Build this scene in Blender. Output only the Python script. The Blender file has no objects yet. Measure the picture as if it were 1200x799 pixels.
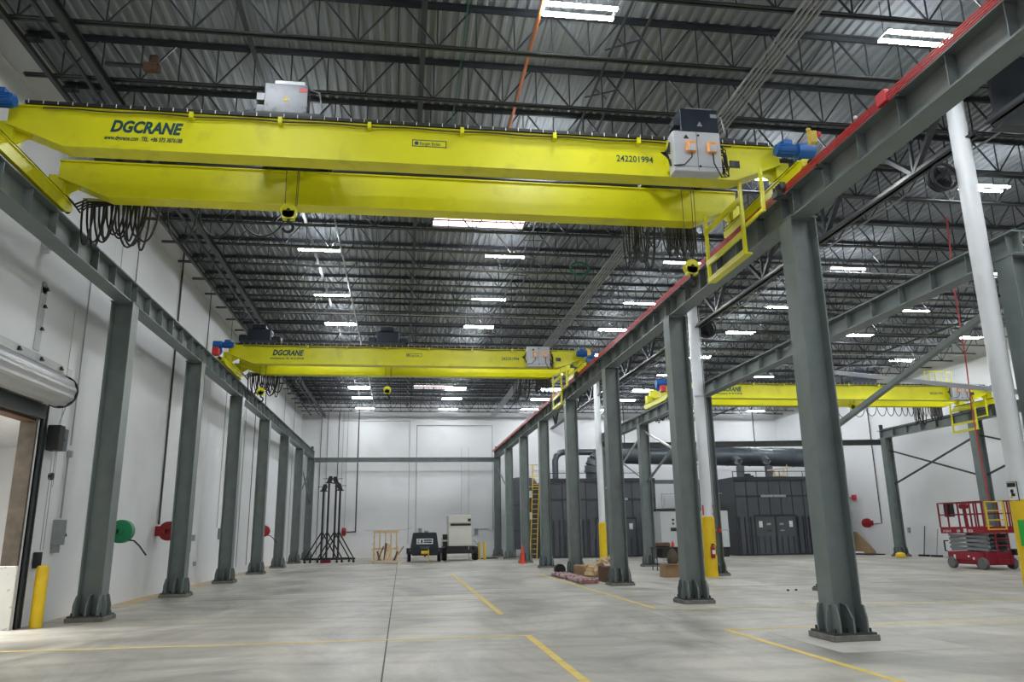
import bpy, math, random
from mathutils import Vector, Matrix, Euler
random.seed(7)
SC = bpy.context.scene
COL = SC.collection
PI = math.pi
ORD = ['nearest', 'second', 'third', 'fourth', 'fifth', 'sixth', 'seventh', 'eighth', 'ninth', 'tenth', 'eleventh', 'twelfth', 'thirteenth', 'fourteenth']

# ------------------------------------------------------------------ materials
def mat(name, col, rough=.5, metal=0., var=.12, scale=3., bump=0., spec=.5, rvar=.1, detail=4., stain=None, coat=0.):
    m = bpy.data.materials.new(name); m.use_nodes = True
    nt = m.node_tree; N = nt.nodes; L = nt.links
    b = N['Principled BSDF']
    tc = N.new('ShaderNodeTexCoord')
    nz = N.new('ShaderNodeTexNoise'); nz.inputs['Scale'].default_value = scale; nz.inputs['Detail'].default_value = detail
    L.new(tc.outputs['Object'], nz.inputs['Vector'])
    rp = N.new('ShaderNodeValToRGB')
    rp.color_ramp.elements[0].position = .3; rp.color_ramp.elements[1].position = .7
    rp.color_ramp.elements[0].color = (*[c*(1-var) for c in col], 1)
    rp.color_ramp.elements[1].color = (*[min(1, c*(1+var)) for c in col], 1)
    L.new(nz.outputs['Fac'], rp.inputs['Fac'])
    out = rp.outputs['Color']
    if stain:
        n2 = N.new('ShaderNodeTexNoise'); n2.inputs['Scale'].default_value = stain[1]; n2.inputs['Detail'].default_value = 6
        L.new(tc.outputs['Object'], n2.inputs['Vector'])
        r2 = N.new('ShaderNodeValToRGB'); r2.color_ramp.elements[0].position = stain[2]; r2.color_ramp.elements[1].position = stain[3]
        L.new(n2.outputs['Fac'], r2.inputs['Fac'])
        mx = N.new('ShaderNodeMixRGB'); mx.inputs[2].default_value = (*stain[0], 1)
        L.new(r2.outputs['Color'], mx.inputs[0]); L.new(out, mx.inputs[1]); out = mx.outputs[0]
    L.new(out, b.inputs['Base Color'])
    mr = N.new('ShaderNodeMapRange'); mr.inputs['To Min'].default_value = max(0, rough-rvar); mr.inputs['To Max'].default_value = min(1, rough+rvar)
    L.new(nz.outputs['Fac'], mr.inputs['Value']); L.new(mr.outputs['Result'], b.inputs['Roughness'])
    b.inputs['Metallic'].default_value = metal
    b.inputs['Specular IOR Level'].default_value = spec
    b.inputs['Coat Weight'].default_value = coat
    if bump:
        bp = N.new('ShaderNodeBump'); bp.inputs['Strength'].default_value = bump; bp.inputs['Distance'].default_value = .02
        L.new(nz.outputs['Fac'], bp.inputs['Height']); L.new(bp.outputs['Normal'], b.inputs['Normal'])
    return m

def emis(name, col, s):
    m = bpy.data.materials.new(name); m.use_nodes = True
    b = m.node_tree.nodes['Principled BSDF']
    b.inputs['Base Color'].default_value = (*col, 1)
    b.inputs['Emission Color'].default_value = (*col, 1); b.inputs['Emission Strength'].default_value = s
    return m

M = {}
M['steel'] = mat('green_grey_paint', (.160, .192, .187), .42, 0, .12, 2.5, .03, stain=((.20, .23, .225), 1.3, .52, .75))
M['steel_dark'] = mat('dark_steel_paint', (.030, .036, .038), .5, 0, .2, 2)
M['joist'] = mat('joist_paint', (.034, .039, .045), .38, 0, .2, 2)
M['yellow'] = mat('crane_yellow', (.76, .73, .012), .34, 0, .06, 1.2, .02, stain=((.60, .56, .02), 2.2, .58, .8))
M['yellow_pole'] = mat('safety_yellow', (.82, .55, .01), .45, 0, .06, 4, .03)
M['blue'] = mat('motor_blue', (.012, .12, .42), .4, 0, .1, 5)
M['red'] = mat('lift_red', (.26, .006, .022), .4, 0, .12, 3)
M['red_bar'] = mat('conductor_red', (.62, .035, .045), .4, 0, .1, 4)
M['orange'] = mat('remote_orange', (.85, .33, .05), .5)
M['black'] = mat('black_rubber', (.012, .013, .015), .55, 0, .2, 6)
M['navy'] = mat('dark_blue_grey_cover', (.008, .015, .028), .45, 0, .15, 3)
M['cabinet'] = mat('light_grey_cabinet', (.52, .54, .56), .42, 0, .04, 3)
M['grey_box'] = mat('galvanised_grey', (.28, .30, .31), .38, .4, .1, 6)
M['hoist_grey'] = mat('hoist_panel_grey', (.060, .070, .085), .3, .1, .35, 4)
M['chrome'] = mat('bright_steel', (.55, .56, .58), .3, .85, .05, 8)
M['white_wall'] = mat('white_wall_paint', (.78, .79, .80), .6, 0, .03, .35, .02, stain=((.68, .69, .70), .5, .58, .8))
M['beige_wall'] = mat('upper_wall_insulation', (.60, .60, .56), .7, 0, .04, .4)
M['white_pole'] = mat('white_pole_paint', (.74, .76, .78), .45, 0, .03, 3)
M['conduit'] = mat('conduit_grey', (.38, .39, .41), .4, .5, .1, 5)
M['conduit_dark'] = mat('conduit_dark', (.05, .052, .055), .5)
M['wood'] = mat('pine_wood', (.60, .44, .25), .65, 0, .2, 6, .1)
M['wood_old'] = mat('weathered_timber', (.085, .068, .048), .75, 0, .35, 5, .2)
M['cardboard'] = mat('cardboard', (.34, .22, .12), .8, 0, .1, 5)
M['booth'] = mat('booth_charcoal', (.078, .085, .098), .5, 0, .12, 1.5)
M['booth_rib'] = mat('booth_rib', (.030, .034, .042), .5, 0, .12, 2)
M['duct'] = mat('duct_grey', (.10, .115, .13), .33, .5, .12, 2)
M['green'] = mat('reel_green', (.004, .20, .075), .4)
M['reel_red'] = mat('reel_red', (.30, .008, .016), .4)
M['paint_line'] = mat('floor_line_yellow', (.80, .60, .13), .6, 0, .15, 3, 0, stain=((.50, .46, .34), 3, .55, .8))
M['paint_faded'] = mat('floor_line_faded', (.62, .55, .33), .6, 0, .12, 3, 0, stain=((.43, .42, .38), 3, .45, .7))
M['wall_strip'] = mat('faded_orange_floor_strip', (.66, .47, .24), .65, 0, .12, 2, 0, stain=((.42, .40, .37), 1.2, .5, .62))
M['patch'] = mat('new_concrete', (.50, .48, .43), .7, 0, .07, 3, 0, stain=((.40, .39, .36), 2, .5, .8))
M['grout'] = mat('grout_pad', (.17, .16, .14), .8, 0, .25, 8, .2)
M['joint'] = mat('floor_joint', (.10, .095, .09), .9)
M['tube'] = emis('led_tube', (.93, .97, 1.0), 62)
M['skypane'] = emis('skylight_pane', (1.0, .88, .88), 1.7)
M['letter'] = mat('letter_dark_green', (.005, .065, .075), .5)
M['letter_white'] = mat('letter_white', (.75, .75, .75), .5)
M['sign_white'] = mat('sign_white', (.8, .8, .8), .5)
M['sign_green'] = mat('sign_green', (.02, .38, .04), .5)
M['cone'] = mat('cone_orange_red', (.85, .06, .03), .5)
M['cream'] = mat('cream_enclosure', (.66, .65, .58), .5, 0, .03, 3)
M['tyre'] = mat('tyre_rubber', (.015, .015, .016), .7)
M['wheel_grey'] = mat('wheel_grey', (.13, .13, .135), .6)
M['slat'] = mat('door_slat_grey', (.50, .51, .52), .35, .35, .06, 3)
M['plastic_wrap'] = mat('plastic_wrapped_pink', (.42, .20, .20), .3, 0, .3, 4)
M['brown'] = mat('brown_scrap', (.11, .055, .035), .7, 0, .3, 5)
M['guard'] = mat('scuffed_white_guard', (.62, .62, .58), .5, 0, .05, 3, 0, stain=((.08, .07, .06), 6, .62, .70))
M['cable_orange'] = mat('orange_cable', (.75, .20, .06), .5)
M['cable_green'] = mat('green_cable', (.02, .16, .10), .5)
M['yellow_pale'] = mat('pale_yellow_truck', (.74, .72, .16), .4, 0, .05, 3)

def floor_mat():
    m = bpy.data.materials.new('polished_concrete'); m.use_nodes = True
    nt = m.node_tree; N = nt.nodes; L = nt.links; b = N['Principled BSDF']
    tc = N.new('ShaderNodeTexCoord')
    mp = N.new('ShaderNodeMapping'); mp.inputs['Scale'].default_value = (.9, .55, 1); mp.inputs['Rotation'].default_value = (0, 0, .25)
    L.new(tc.outputs['Object'], mp.inputs['Vector'])
    n1 = N.new('ShaderNodeTexNoise'); n1.inputs['Scale'].default_value = .55; n1.inputs['Detail'].default_value = 12; n1.inputs['Roughness'].default_value = .66; n1.inputs['Distortion'].default_value = .9
    L.new(mp.outputs['Vector'], n1.inputs['Vector'])
    r1 = N.new('ShaderNodeValToRGB'); r1.color_ramp.elements[0].position = .37; r1.color_ramp.elements[1].position = .64
    r1.color_ramp.elements[0].color = (.275, .260, .228, 1); r1.color_ramp.elements[1].color = (.60, .568, .495, 1)
    L.new(n1.outputs['Fac'], r1.inputs['Fac'])
    # tyre swirls
    w = N.new('ShaderNodeTexWave'); w.wave_type = 'RINGS'; w.inputs['Scale'].default_value = .30; w.inputs['Distortion'].default_value = 14; w.inputs['Detail'].default_value = 4; w.inputs['Detail Scale'].default_value = .35
    L.new(tc.outputs['Object'], w.inputs['Vector'])
    r2 = N.new('ShaderNodeValToRGB'); r2.color_ramp.elements[0].position = .0; r2.color_ramp.elements[0].color = (.74, .74, .73, 1); r2.color_ramp.elements[1].position = .35; r2.color_ramp.elements[1].color = (1, 1, 1, 1)
    L.new(w.outputs['Color'], r2.inputs['Fac'])
    mx = N.new('ShaderNodeMixRGB'); mx.blend_type = 'MULTIPLY'; mx.inputs[0].default_value = .55
    L.new(r1.outputs['Color'], mx.inputs[1]); L.new(r2.outputs['Color'], mx.inputs[2])
    n3 = N.new('ShaderNodeTexNoise'); n3.inputs['Scale'].default_value = 9; n3.inputs['Detail'].default_value = 5
    L.new(tc.outputs['Object'], n3.inputs['Vector'])
    r3 = N.new('ShaderNodeValToRGB'); r3.color_ramp.elements[0].position = .35; r3.color_ramp.elements[0].color = (.9, .9, .9, 1); r3.color_ramp.elements[1].position = .6
    L.new(n3.outputs['Fac'], r3.inputs['Fac'])
    m2 = N.new('ShaderNodeMixRGB'); m2.blend_type = 'MULTIPLY'; m2.inputs[0].default_value = .6
    L.new(mx.outputs[0], m2.inputs[1]); L.new(r3.outputs['Color'], m2.inputs[2])
    L.new(m2.outputs[0], b.inputs['Base Color'])
    mr = N.new('ShaderNodeMapRange'); mr.inputs['To Min'].default_value = .30; mr.inputs['To Max'].default_value = .55
    L.new(n1.outputs['Fac'], mr.inputs['Value']); L.new(mr.outputs['Result'], b.inputs['Roughness'])
    return m
M['floor'] = floor_mat()
M['deck'] = mat('roof_deck', (.245, .265, .285), .8, .0, .06, 1.2, spec=.2)

# ------------------------------------------------------------------ mesh helper
class MB:
    def __init__(s, o=(0, 0, 0)):
        s.v = []; s.f = []; s.sm = []; s.o = Vector(o)
    def add(s, vs, fs, smooth=False):
        n = len(s.v); s.v += [tuple(Vector(p)-s.o) for p in vs]
        s.f += [tuple(i+n for i in f) for f in fs]; s.sm += [smooth]*len(fs); return s
    def box(s, x0, x1, y0, y1, z0, z1):
        vs = [(x, y, z) for z in (z0, z1) for y in (y0, y1) for x in (x0, x1)]
        return s.add(vs, [(0, 2, 3, 1), (4, 5, 7, 6), (0, 1, 5, 4), (2, 6, 7, 3), (0, 4, 6, 2), (1, 3, 7, 5)])
    def cbox(s, c, d, rz=0, rx=0, ry=0):
        R = Euler((rx, ry, rz)).to_matrix(); c = Vector(c)
        vs = [c+R@Vector((x*d[0]/2, y*d[1]/2, z*d[2]/2)) for z in (-1, 1) for y in (-1, 1) for x in (-1, 1)]
        return s.add(vs, [(0, 2, 3, 1), (4, 5, 7, 6), (0, 1, 5, 4), (2, 6, 7, 3), (0, 4, 6, 2), (1, 3, 7, 5)])
    def bbox(s, x0, x1, y0, y1, z0, z1, b=.01):   # box with chamfered edges
        vs = []
        xs, ys, zs = (x0, x1), (y0, y1), (z0, z1)
        idx = {}
        for i in (0, 1):
            for j in (0, 1):
                for k in (0, 1):
                    dx, dy, dz = b*(1-2*i), b*(1-2*j), b*(1-2*k)
                    for a, p in (('x', (xs[i], ys[j]+dy, zs[k]+dz)), ('y', (xs[i]+dx, ys[j], zs[k]+dz)), ('z', (xs[i]+dx, ys[j]+dy, zs[k]))):
                        idx[(a, i, j, k)] = len(vs); vs.append(p)
        F = []
        for i in (0, 1):
            q = [('x', i, 0, 0), ('x', i, 1, 0), ('x', i, 1, 1), ('x', i, 0, 1)]; F.append(q if i else q[::-1])
            q = [('y', 0, i, 0), ('y', 1, i, 0), ('y', 1, i, 1), ('y', 0, i, 1)]; F.append(q[::-1] if i else q)
            q = [('z', 0, 0, i), ('z', 1, 0, i), ('z', 1, 1, i), ('z', 0, 1, i)]; F.append(q if i else q[::-1])
        for i in (0, 1):
            for j in (0, 1):
                F.append([('x', i, j, 0), ('y', i, j, 0), ('y', i, j, 1), ('x', i, j, 1)])
                F.append([('x', i, 0, j), ('z', i, 0, j), ('z', i, 1, j), ('x', i, 1, j)])
                F.append([('y', 0, i, j), ('z', 0, i, j), ('z', 1, i, j), ('y', 1, i, j)])
                for k in (0, 1): F.append([('x', i, j, k), ('y', i, j, k), ('z', i, j, k)])
        return s.add(vs, [tuple(idx[q] for q in f) for f in F])
    def frame_of(s, d):
        d = d.normalized(); up = Vector((0, 0, 1)) if abs(d.z) < .95 else Vector((0, 1, 0))
        a = d.cross(up).normalized(); return a, a.cross(d).normalized()
    def bar(s, p, q, w, h=None):
        h = h or w; p = Vector(p); q = Vector(q); a, b = s.frame_of(q-p)
        vs = [e+a*w/2*i+b*h/2*j for e in (p, q) for j in (-1, 1) for i in (-1, 1)]
        return s.add(vs, [(0, 1, 3, 2), (4, 6, 7, 5), (0, 4, 5, 1), (2, 3, 7, 6), (0, 2, 6, 4), (1, 5, 7, 3)])
    def cyl(s, p, q, r, n=16, r2=None, cap=True):
        p = Vector(p); q = Vector(q); a, b = s.frame_of(q-p); r2 = r if r2 is None else r2
        vs = []
        for e, rr in ((p, r), (q, r2)):
            for i in range(n):
                t = 2*PI*i/n; vs.append(e+a*rr*math.cos(t)+b*rr*math.sin(t))
        s.add(vs, [(i, (i+1) % n, n+(i+1) % n, n+i) for i in range(n)], True)
        if cap: s.add(vs[:n], [tuple(range(n))[::-1]]); s.add(vs[n:], [tuple(range(n))])
        return s
    def tube(s, pts, r, n=6):
        pts = [Vector(p) for p in pts]; vs = []; fs = []
        a0 = None
        for k, p in enumerate(pts):
            d = (pts[min(k+1, len(pts)-1)]-pts[max(k-1, 0)])
            a, b = s.frame_of(d)
            if a0 is not None and abs(a.dot(a0)) < .999:
                dn = d.normalized(); a = (a0-dn*a0.dot(dn)).normalized(); b = a.cross(dn).normalized()
            a0 = a
            for i in range(n):
                t = 2*PI*i/n; vs.append(p+a*r*math.cos(t)+b*r*math.sin(t))
        for k in range(len(pts)-1):
            for i in range(n): fs.append((k*n+i, k*n+(i+1) % n, (k+1)*n+(i+1) % n, (k+1)*n+i))
        fs.append(tuple(range(n))[::-1]); fs.append(tuple((len(pts)-1)*n+i for i in range(n)))
        return s.add(vs, fs, True)
    def prism(s, poly, axis, a0, a1):   # poly: list of 2D points; axis x: (y,z), y: (x,z), z: (x,y)
        def P(u, w, t): return {'x': (t, u, w), 'y': (u, t, w), 'z': (u, w, t)}[axis]
        n = len(poly); vs = [P(u, w, a0) for u, w in poly]+[P(u, w, a1) for u, w in poly]
        return s.add(vs, [tuple(range(n))[::-1], tuple(range(n, 2*n))]+[(i, (i+1) % n, n+(i+1) % n, n+i) for i in range(n)])
    def lathe(s, c, prof, n=20, axis='z'):
        c = Vector(c); vs = []; k = len(prof)
        for r, h in prof:
            for i in range(n):
                t = 2*PI*i/n; u, w = r*math.cos(t), r*math.sin(t)
                vs.append(c+Vector({'z': (u, w, h), 'y': (u, h, w), 'x': (h, u, w)}[axis]))
        fs = [(j*n+i, j*n+(i+1) % n, (j+1)*n+(i+1) % n, (j+1)*n+i) for j in range(k-1) for i in range(n)]
        s.add(vs, fs, True); s.add(vs[:n], [tuple(range(n))[::-1]]); s.add(vs[-n:], [tuple(range(n))]); return s
    def hbeam(s, p, q, w, h, tf=.03, tw=.02, side=None):  # I section between two points, web vertical
        p = Vector(p); q = Vector(q); d = (q-p).normalized(); a = d.cross(Vector((0, 0, 1))).normalized(); b = Vector((0, 0, 1))
        for dz in (-(h/2-tf/2), h/2-tf/2):
            vs = [e+a*w/2*i+b*(dz+tf/2*j) for e in (p, q) for j in (-1, 1) for i in (-1, 1)]
            s.add(vs, [(0, 1, 3, 2), (4, 6, 7, 5), (0, 4, 5, 1), (2, 3, 7, 6), (0, 2, 6, 4), (1, 5, 7, 3)])
        vs = [e+a*tw/2*i+b*(h/2-tf)*j for e in (p, q) for j in (-1, 1) for i in (-1, 1)]
        return s.add(vs, [(0, 1, 3, 2), (4, 6, 7, 5), (0, 4, 5, 1), (2, 3, 7, 6), (0, 2, 6, 4), (1, 5, 7, 3)])
    def build(s, name, m, parent=None, label=None):
        me = bpy.data.meshes.new(name); me.from_pydata(s.v, [], s.f); me.materials.append(m)
        me.polygons.foreach_set('use_smooth', s.sm); me.update()
        import bmesh
        bm = bmesh.new(); bm.from_mesh(me); bmesh.ops.recalc_face_normals(bm, faces=bm.faces); bm.to_mesh(me); bm.free()
        if any(s.sm):
            try: me.set_sharp_from_angle(angle=.7)
            except Exception: pass
        o = bpy.data.objects.new(name, me); COL.objects.link(o)
        if parent: o.parent = parent
        if label: o['label'] = label
        return o

def tag(o, label, cat, group=None, kind=None):
    if label: o['label'] = label
    if cat: o['category'] = cat
    if group: o['group'] = group
    if kind: o['kind'] = kind
    return o
def thing(name, loc, label, cat, group=None, rz=0):
    o = bpy.data.objects.new(name, None); COL.objects.link(o); o.location = loc; o.rotation_euler = (0, 0, rz)
    o.empty_display_size = .2
    return tag(o, label, cat, group)
def solo(mb, name, m, label, cat, group=None):      # a thing of one mesh; mb is in world coordinates
    o = mb.build(name, m); return tag(o, label, cat, group)
def struct(name, mb, m, parent=None):
    o = mb.build(name, m, parent)
    o['kind'] = 'structure'
    return o
def copy_tree(root, loc, label=None, rz=None):
    r = root.copy(); COL.objects.link(r); r.location = loc
    if rz is not None: r.rotation_euler = (0, 0, rz)
    if label: r['label'] = label
    def rec(src, dst):
        for ch in list(src.children):
            c = ch.copy(); COL.objects.link(c); c.parent = dst; rec(ch, c)
    rec(root, r); return r
def text(s, size, loc, m, parent=None, name='lettering', rot=(PI/2, 0, 0), shear=0, bold=0, align='LEFT', spacing=1., sx=1., ext=.002, label=None):
    cu = bpy.data.curves.new(name, 'FONT'); cu.body = s; cu.size = size; cu.shear = shear; cu.offset = bold; cu.extrude = ext
    cu.align_x = align; cu.space_character = spacing; cu.resolution_u = 3
    t = bpy.data.objects.new(name, cu); COL.objects.link(t)
    dg = bpy.context.evaluated_depsgraph_get()
    me = bpy.data.meshes.new_from_object(t.evaluated_get(dg)); bpy.data.objects.remove(t)
    me.transform(Matrix.Diagonal((sx, 1, 1, 1))); me.materials.clear(); me.materials.append(m)
    o = bpy.data.objects.new(name, me); COL.objects.link(o); o.rotation_euler = rot; o.location = loc
    if parent: o.parent = parent
    if label: o['label'] = label
    return o

# ------------------------------------------------------------------ camera
F, PITCH, YAW, ROLL = 896.04, .24411, .14297, -.015293
def _ray(px, py):
    a, b = px-600, py-399.5; c, s = math.cos(ROLL), math.sin(ROLL)
    X, Y = c*a+s*b, -s*a+c*b
    v = (X/F, 1, -Y/F); c, s = math.cos(PITCH), math.sin(PITCH)
    yf, z = c*v[1]-s*v[2], s*v[1]+c*v[2]; c, s = math.cos(YAW), math.sin(YAW)
    return Vector((c*v[0]+s*yf, -s*v[0]+c*yf, z))
cam = bpy.data.cameras.new('camera'); cam.sensor_fit = 'HORIZONTAL'; cam.sensor_width = 36; cam.lens = F/1200*36
co = bpy.data.objects.new('camera', cam); COL.objects.link(co); SC.camera = co
fw = _ray(600, 399.5).normalized(); rt = (_ray(700, 399.5)-_ray(600, 399.5)).normalized(); up = rt.cross(fw)
co.matrix_world = Matrix(((rt.x, up.x, -fw.x, 0), (rt.y, up.y, -fw.y, 0), (rt.z, up.z, -fw.z, 1.6), (0, 0, 0, 1)))
cam.clip_end = 200

# ------------------------------------------------------------------ shell
XW, XE, YB, YF, ZC, ZJ = -7.0, 27.9, 54.5, -9.0, 10.58, 9.72
fl = struct('floor', MB().box(-16, XE+.3, YF-.3, YB+.3, -.2, 0), M['floor'])
def line(x0, x1, y0, y1, m='paint_line', name='painted_line', z=.003):
    o = MB().box(x0, x1, y0, y1, 0.0005, z).build(name, M[m], fl); return o
def qline(p, q, w, m='paint_line', name='painted_line', z=.003):
    p = Vector((*p, .0016)); q = Vector((*q, .0016)); MB().bar(p, q, w, .003).build(name, M[m], fl)
line(1.96, 2.07, -2, 12.75); qline((-6.9, 12.93), (2.07, 12.70), .08)
line(1.95, 2.06, 15.95, 31.4); qline((-6.3, 16.75), (2.06, 15.99), .07, 'paint_faded')
qline((-6.3, 20.1), (1.95, 19.6), .05, 'paint_faded')
line(5.21, 5.31, 16.1, 30.6, 'paint_line'); qline((5.3, 15.85), (27, 15.72), .06)
line(5.20, 5.30, -2, 12.6); qline((5.2, 12.58), (27, 12.50), .07)
line(-.2, -.18, -9, 54.4, 'joint', 'floor_joint', .002)
for y in (21.5, 36.5): line(-6.9, 27.8, y, y+.015, 'joint', 'floor_joint', .002)
for (a, b) in ((17.6, 19.6), (20.3, 24.4), (26, 30), (31, 37), (38, 54.3)): line(-6.99, -6.55, a, b, 'wall_strip', 'painted_strip')
line(-6.5, 5.6, 54.0, 54.45, 'wall_strip', 'painted_strip')

# corrugated roof deck, ribs running away from the camera
poly = []; x = XW-.3; pts = []
while x < XE+.3:
    pts += [(x, ZC), (x+.03, ZC+.042), (x+.12, ZC+.042), (x+.15, ZC)]; x += .2
cb = MB(); n = len(pts)
cb.add([(px, YF-.3, pz) for px, pz in pts]+[(px, YB+.3, pz) for px, pz in pts], [(i, i+1, n+i+1, n+i) for i in range(n-1)])
cb.box(XW-.5, XE+.5, YF-.5, YB+.5, ZC+.075, ZC+.3)
ceiling = struct('ceiling', cb, M['deck'])
# left wall with the loading opening (Y 10.6 .. 15.9, z < 3.85), continuing towards the camera
wl = MB().box(XW-.32, XW, 15.9, YB+.3, 0, 9.74).box(XW-.32, XW, YF, 11.2, 0, 9.74).box(XW-.32, XW, 11.2, 15.9, 3.85, 9.74)
wleft = struct('wall_left', wl, M['white_wall'])
struct('wall_upper_left', MB().box(XW-.45, XW-.03, YF, YB+.3, 9.74, ZC+.1), M['beige_wall'])
struct('trim_1', MB().box(XW-.03, XW+.03, YF, YB, 9.70, 9.77), M['beige_wall'])
for i, yy in enumerate((18.6, 28.7, 37.8, 46.9)):
    MB().box(XW-.001, XW+.004, yy, yy+.025, 0, 9.7).build('panel_joint', M['white_wall'], wleft)
wback = struct('wall_back', MB().box(XW-.5, XE+.5, YB, YB+.3, 0, ZC+.1), M['white_wall'])
struct('trim_2', MB().box(XW, XE, YB-.04, YB, 5.78, 5.9), M['white_wall'])
wright = struct('wall_right', MB().box(XE, XE+.3, YF, YB+.3, 0, 9.5), M['white_wall'])
struct('wall_upper_right', MB().box(XE+.03, XE+.3, YF, YB+.3, 9.5, ZC+.1), M['beige_wall'])
for yy in (22.0, 30.5, 37.0, 45.5):
    MB().box(XE-.004, XE+.001, yy, yy+.03, 0, 9.5).build('panel_joint', M['white_wall'], wright)
struct('wall_front', MB().box(-16, XE+.5, YF-.3, YF, 0, ZC+.1), M['white_wall'])
# the next room seen through the opening
struct('wall_side_room', MB().box(-14.3, -14, 5, 30, 0, 4.4).box(-14, XW-.45, 26, 26.3, 0, 4.4).box(-14, XW-.45, 4.7, 5, 0, 4.4), M['white_wall'])
struct('ceiling_side_room', MB().box(-14.3, XW-.45, 4.7, 26.3, 4.4, 4.6), M['white_wall'])
MB().box(-13.98, XW-.5, 23.2, 23.4, .0005, .003).build('painted_line', M['paint_line'], fl)

# ------------------------------------------------------------------ roof joists
def make_joist(x0, x1, y):
    L = x1-x0
    t = thing('roof_joist', (x0, y, ZJ), 'dark open-web steel joist spanning the hall under the corrugated roof deck', 'joist', 'open-web roof joists')
    D = ZC-ZJ
    b = MB()
    for s in (-1, 1): b.box(.05, L-.05, s*.012 if s > 0 else -.062, .062 if s > 0 else -.012, 0, .008).box(.05, L-.05, s*.012 if s > 0 else -.018, .018 if s > 0 else -.012, 0, .055)
    b.build('bottom_chord', M['joist'], t)
    b = MB()
    for s in (-1, 1): b.box(0, L, .015 if s > 0 else -.09, .09 if s > 0 else -.015, D-.012, D-.001).box(0, L, .015 if s > 0 else -.023, .023 if s > 0 else -.015, D-.085, D-.01)
    b.box(0, .25, -.09, .09, D-.14, D-.09)
    b.build('top_chord', M['joist'], t)
    w = MB(); n = round(L/1.36); st = L/n
    for i in range(n):
        xb = (i+.5)*st
        w.bar((xb, 0, .02), (xb, 0, D-.03), .022)
        w.bar((xb, 0, .02), (xb-st/2+.06, 0, D-.03), .028)
        w.bar((xb, 0, .02), (xb+st/2-.06, 0, D-.03), .028)
        if i: w.bar((i*st, 0, .02), (i*st, 0, D-.03), .02)
    w.build('web', M['joist'], t)
    return t
XG = 10.6
j1 = make_joist(XW+.05, XG-.05, 11.65); j2 = make_joist(XG+.05, XE-.05, 11.65)
for k in range(-9, 26):
    if k == 0: continue
    y = 11.65+1.65*k
    for j, x0 in ((j1, XW+.05), (j2, XG+.05)): copy_tree(j, (x0, y, ZJ))
# heavy joist girder carrying the joists on the white pole row
def joist_girder(y0, y1, label):
    t = thing('joist_girder', (XG, y0, 8.75), label, 'roof girder'); D = 1.65; L = y1-y0
    for nm, z in (('bottom_chord', 0), ('top_chord', D)):
        b = MB()
        for s in (-1, 1): b.box(.03*s if s > 0 else -.13, .13 if s > 0 else -.03, 0, L, z-.01, z+.01).box(.03*s if s > 0 else -.045, .045 if s > 0 else -.03, 0, L, z-.01 if nm == 'bottom_chord' else z-.12, z+.12 if nm == 'bottom_chord' else z+.01)
        b.build(nm, M['joist'], t)
    n = max(2, round(L/3.3)); st = L/n; w = MB()
    for i in range(n):
        yc = (i+.5)*st
        w.bar((0, i*st+.1, D-.05), (0, yc, .05), .11, .09); w.bar((0, yc, .05), (0, (i+1)*st-.1, D-.05), .11, .09)
        w.bar((0, yc, .05), (0, yc, D-.05), .06)
        w.bar((0, yc-st/4, D/2), (0, yc-st/4+.05, D-.05), .05)
    w.build('web', M['joist'], t)
joist_girder(-3, 11.35, 'heavy dark roof girder running from above the camera to the nearest white pole')
joist_girder(11.75, 25.85, 'heavy dark roof girder between the nearest and the second white pole')
joist_girder(26.15, 40.35, 'heavy dark roof girder between the second and the third white pole')
joist_girder(40.65, 54.4, 'heavy dark roof girder from the third white pole to the back wall')
# dark lengthwise members under the deck
solo(MB().hbeam((-5.45, -8, 9.58), (-5.45, 54.4, 9.58), .13, .16, .02, .02), 'roof_bracing_beam', M['joist'], 'dark lengthwise steel member under the joists beside the left wall', 'roof member')
solo(MB().box(-6.44, -6.36, -8, 54.4, 9.62, 9.71), 'roof_bracing_angle', M['joist'], 'thin dark lengthwise bar next to the left wall under the joists', 'roof member')
solo(MB().box(-5.85, -5.79, -8, 54.4, 9.65, 9.71), 'roof_bracing_angle', M['joist'], 'dark lengthwise bar between the left wall bar and the wide dark member', 'roof member')
solo(MB().box(.17, .27, -8, 54.4, 10.36, 10.46), 'bridging_bar', M['joist'], 'dark lengthwise bridging bar high over the middle of the left bay', 'roof member')
b = MB()
for x in (3.68, 4.12): b.box(x-.02, x+.02, -8, 54.4, 10.2, 10.24)
for k in range(-10, 27):
    y = 11.65+1.65*k
    if y < 54: b.bar((3.68, y, 10.2), (4.12, y+.8, 10.5), .025).bar((4.12, y, 10.2), (3.68, y+.8, 10.5), .025)
solo(b, 'laced_bridging', M['joist'], 'dark laced lengthwise bridging running between the joists right of the twin-tube lights', 'roof member')
for (x, yv, nm) in ((17.2, 9, 'over the right bay'), (23.0, 9, 'near the right wall')):
    solo(MB().box(x-.04, x+.04, -8, 54.4, 9.75, 9.83), 'bridging_bar', M['joist'], 'dark lengthwise bridging bar '+nm, 'roof member')
solo(MB().box(-2.95, -2.87, -8, 54.4, 10.34, 10.4), 'bridging_bar', M['joist'], 'dark lengthwise bridging bar above the left light line', 'roof member')
solo(MB().box(10.95, XE-.1, 11.55, 11.62, 8.85, 10.35).box(10.95, XE-.1, 11.45, 11.72, 8.83, 8.87).box(10.95, XE-.1, 11.45, 11.72, 10.33, 10.37), 'deep_roof_girder', M['joist'], 'deep dark solid roof girder crossing rightwards from the nearest white pole', 'roof girder')
t = thing('beam_clamp', (-5.2, 12.45, 9.45), 'short dark arm with a rusty lump hanging near the roof at upper left', 'clamp')
MB().bar((0, 0, .06), (.62, 0, .06), .06).build('arm', M['joist'], t)
MB().bbox(.62, .9, -.08, .08, -.04, .12, .03).bbox(.72, .86, -.06, .06, .1, .27, .02).build('clamp_body', M['brown'], t)
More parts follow.
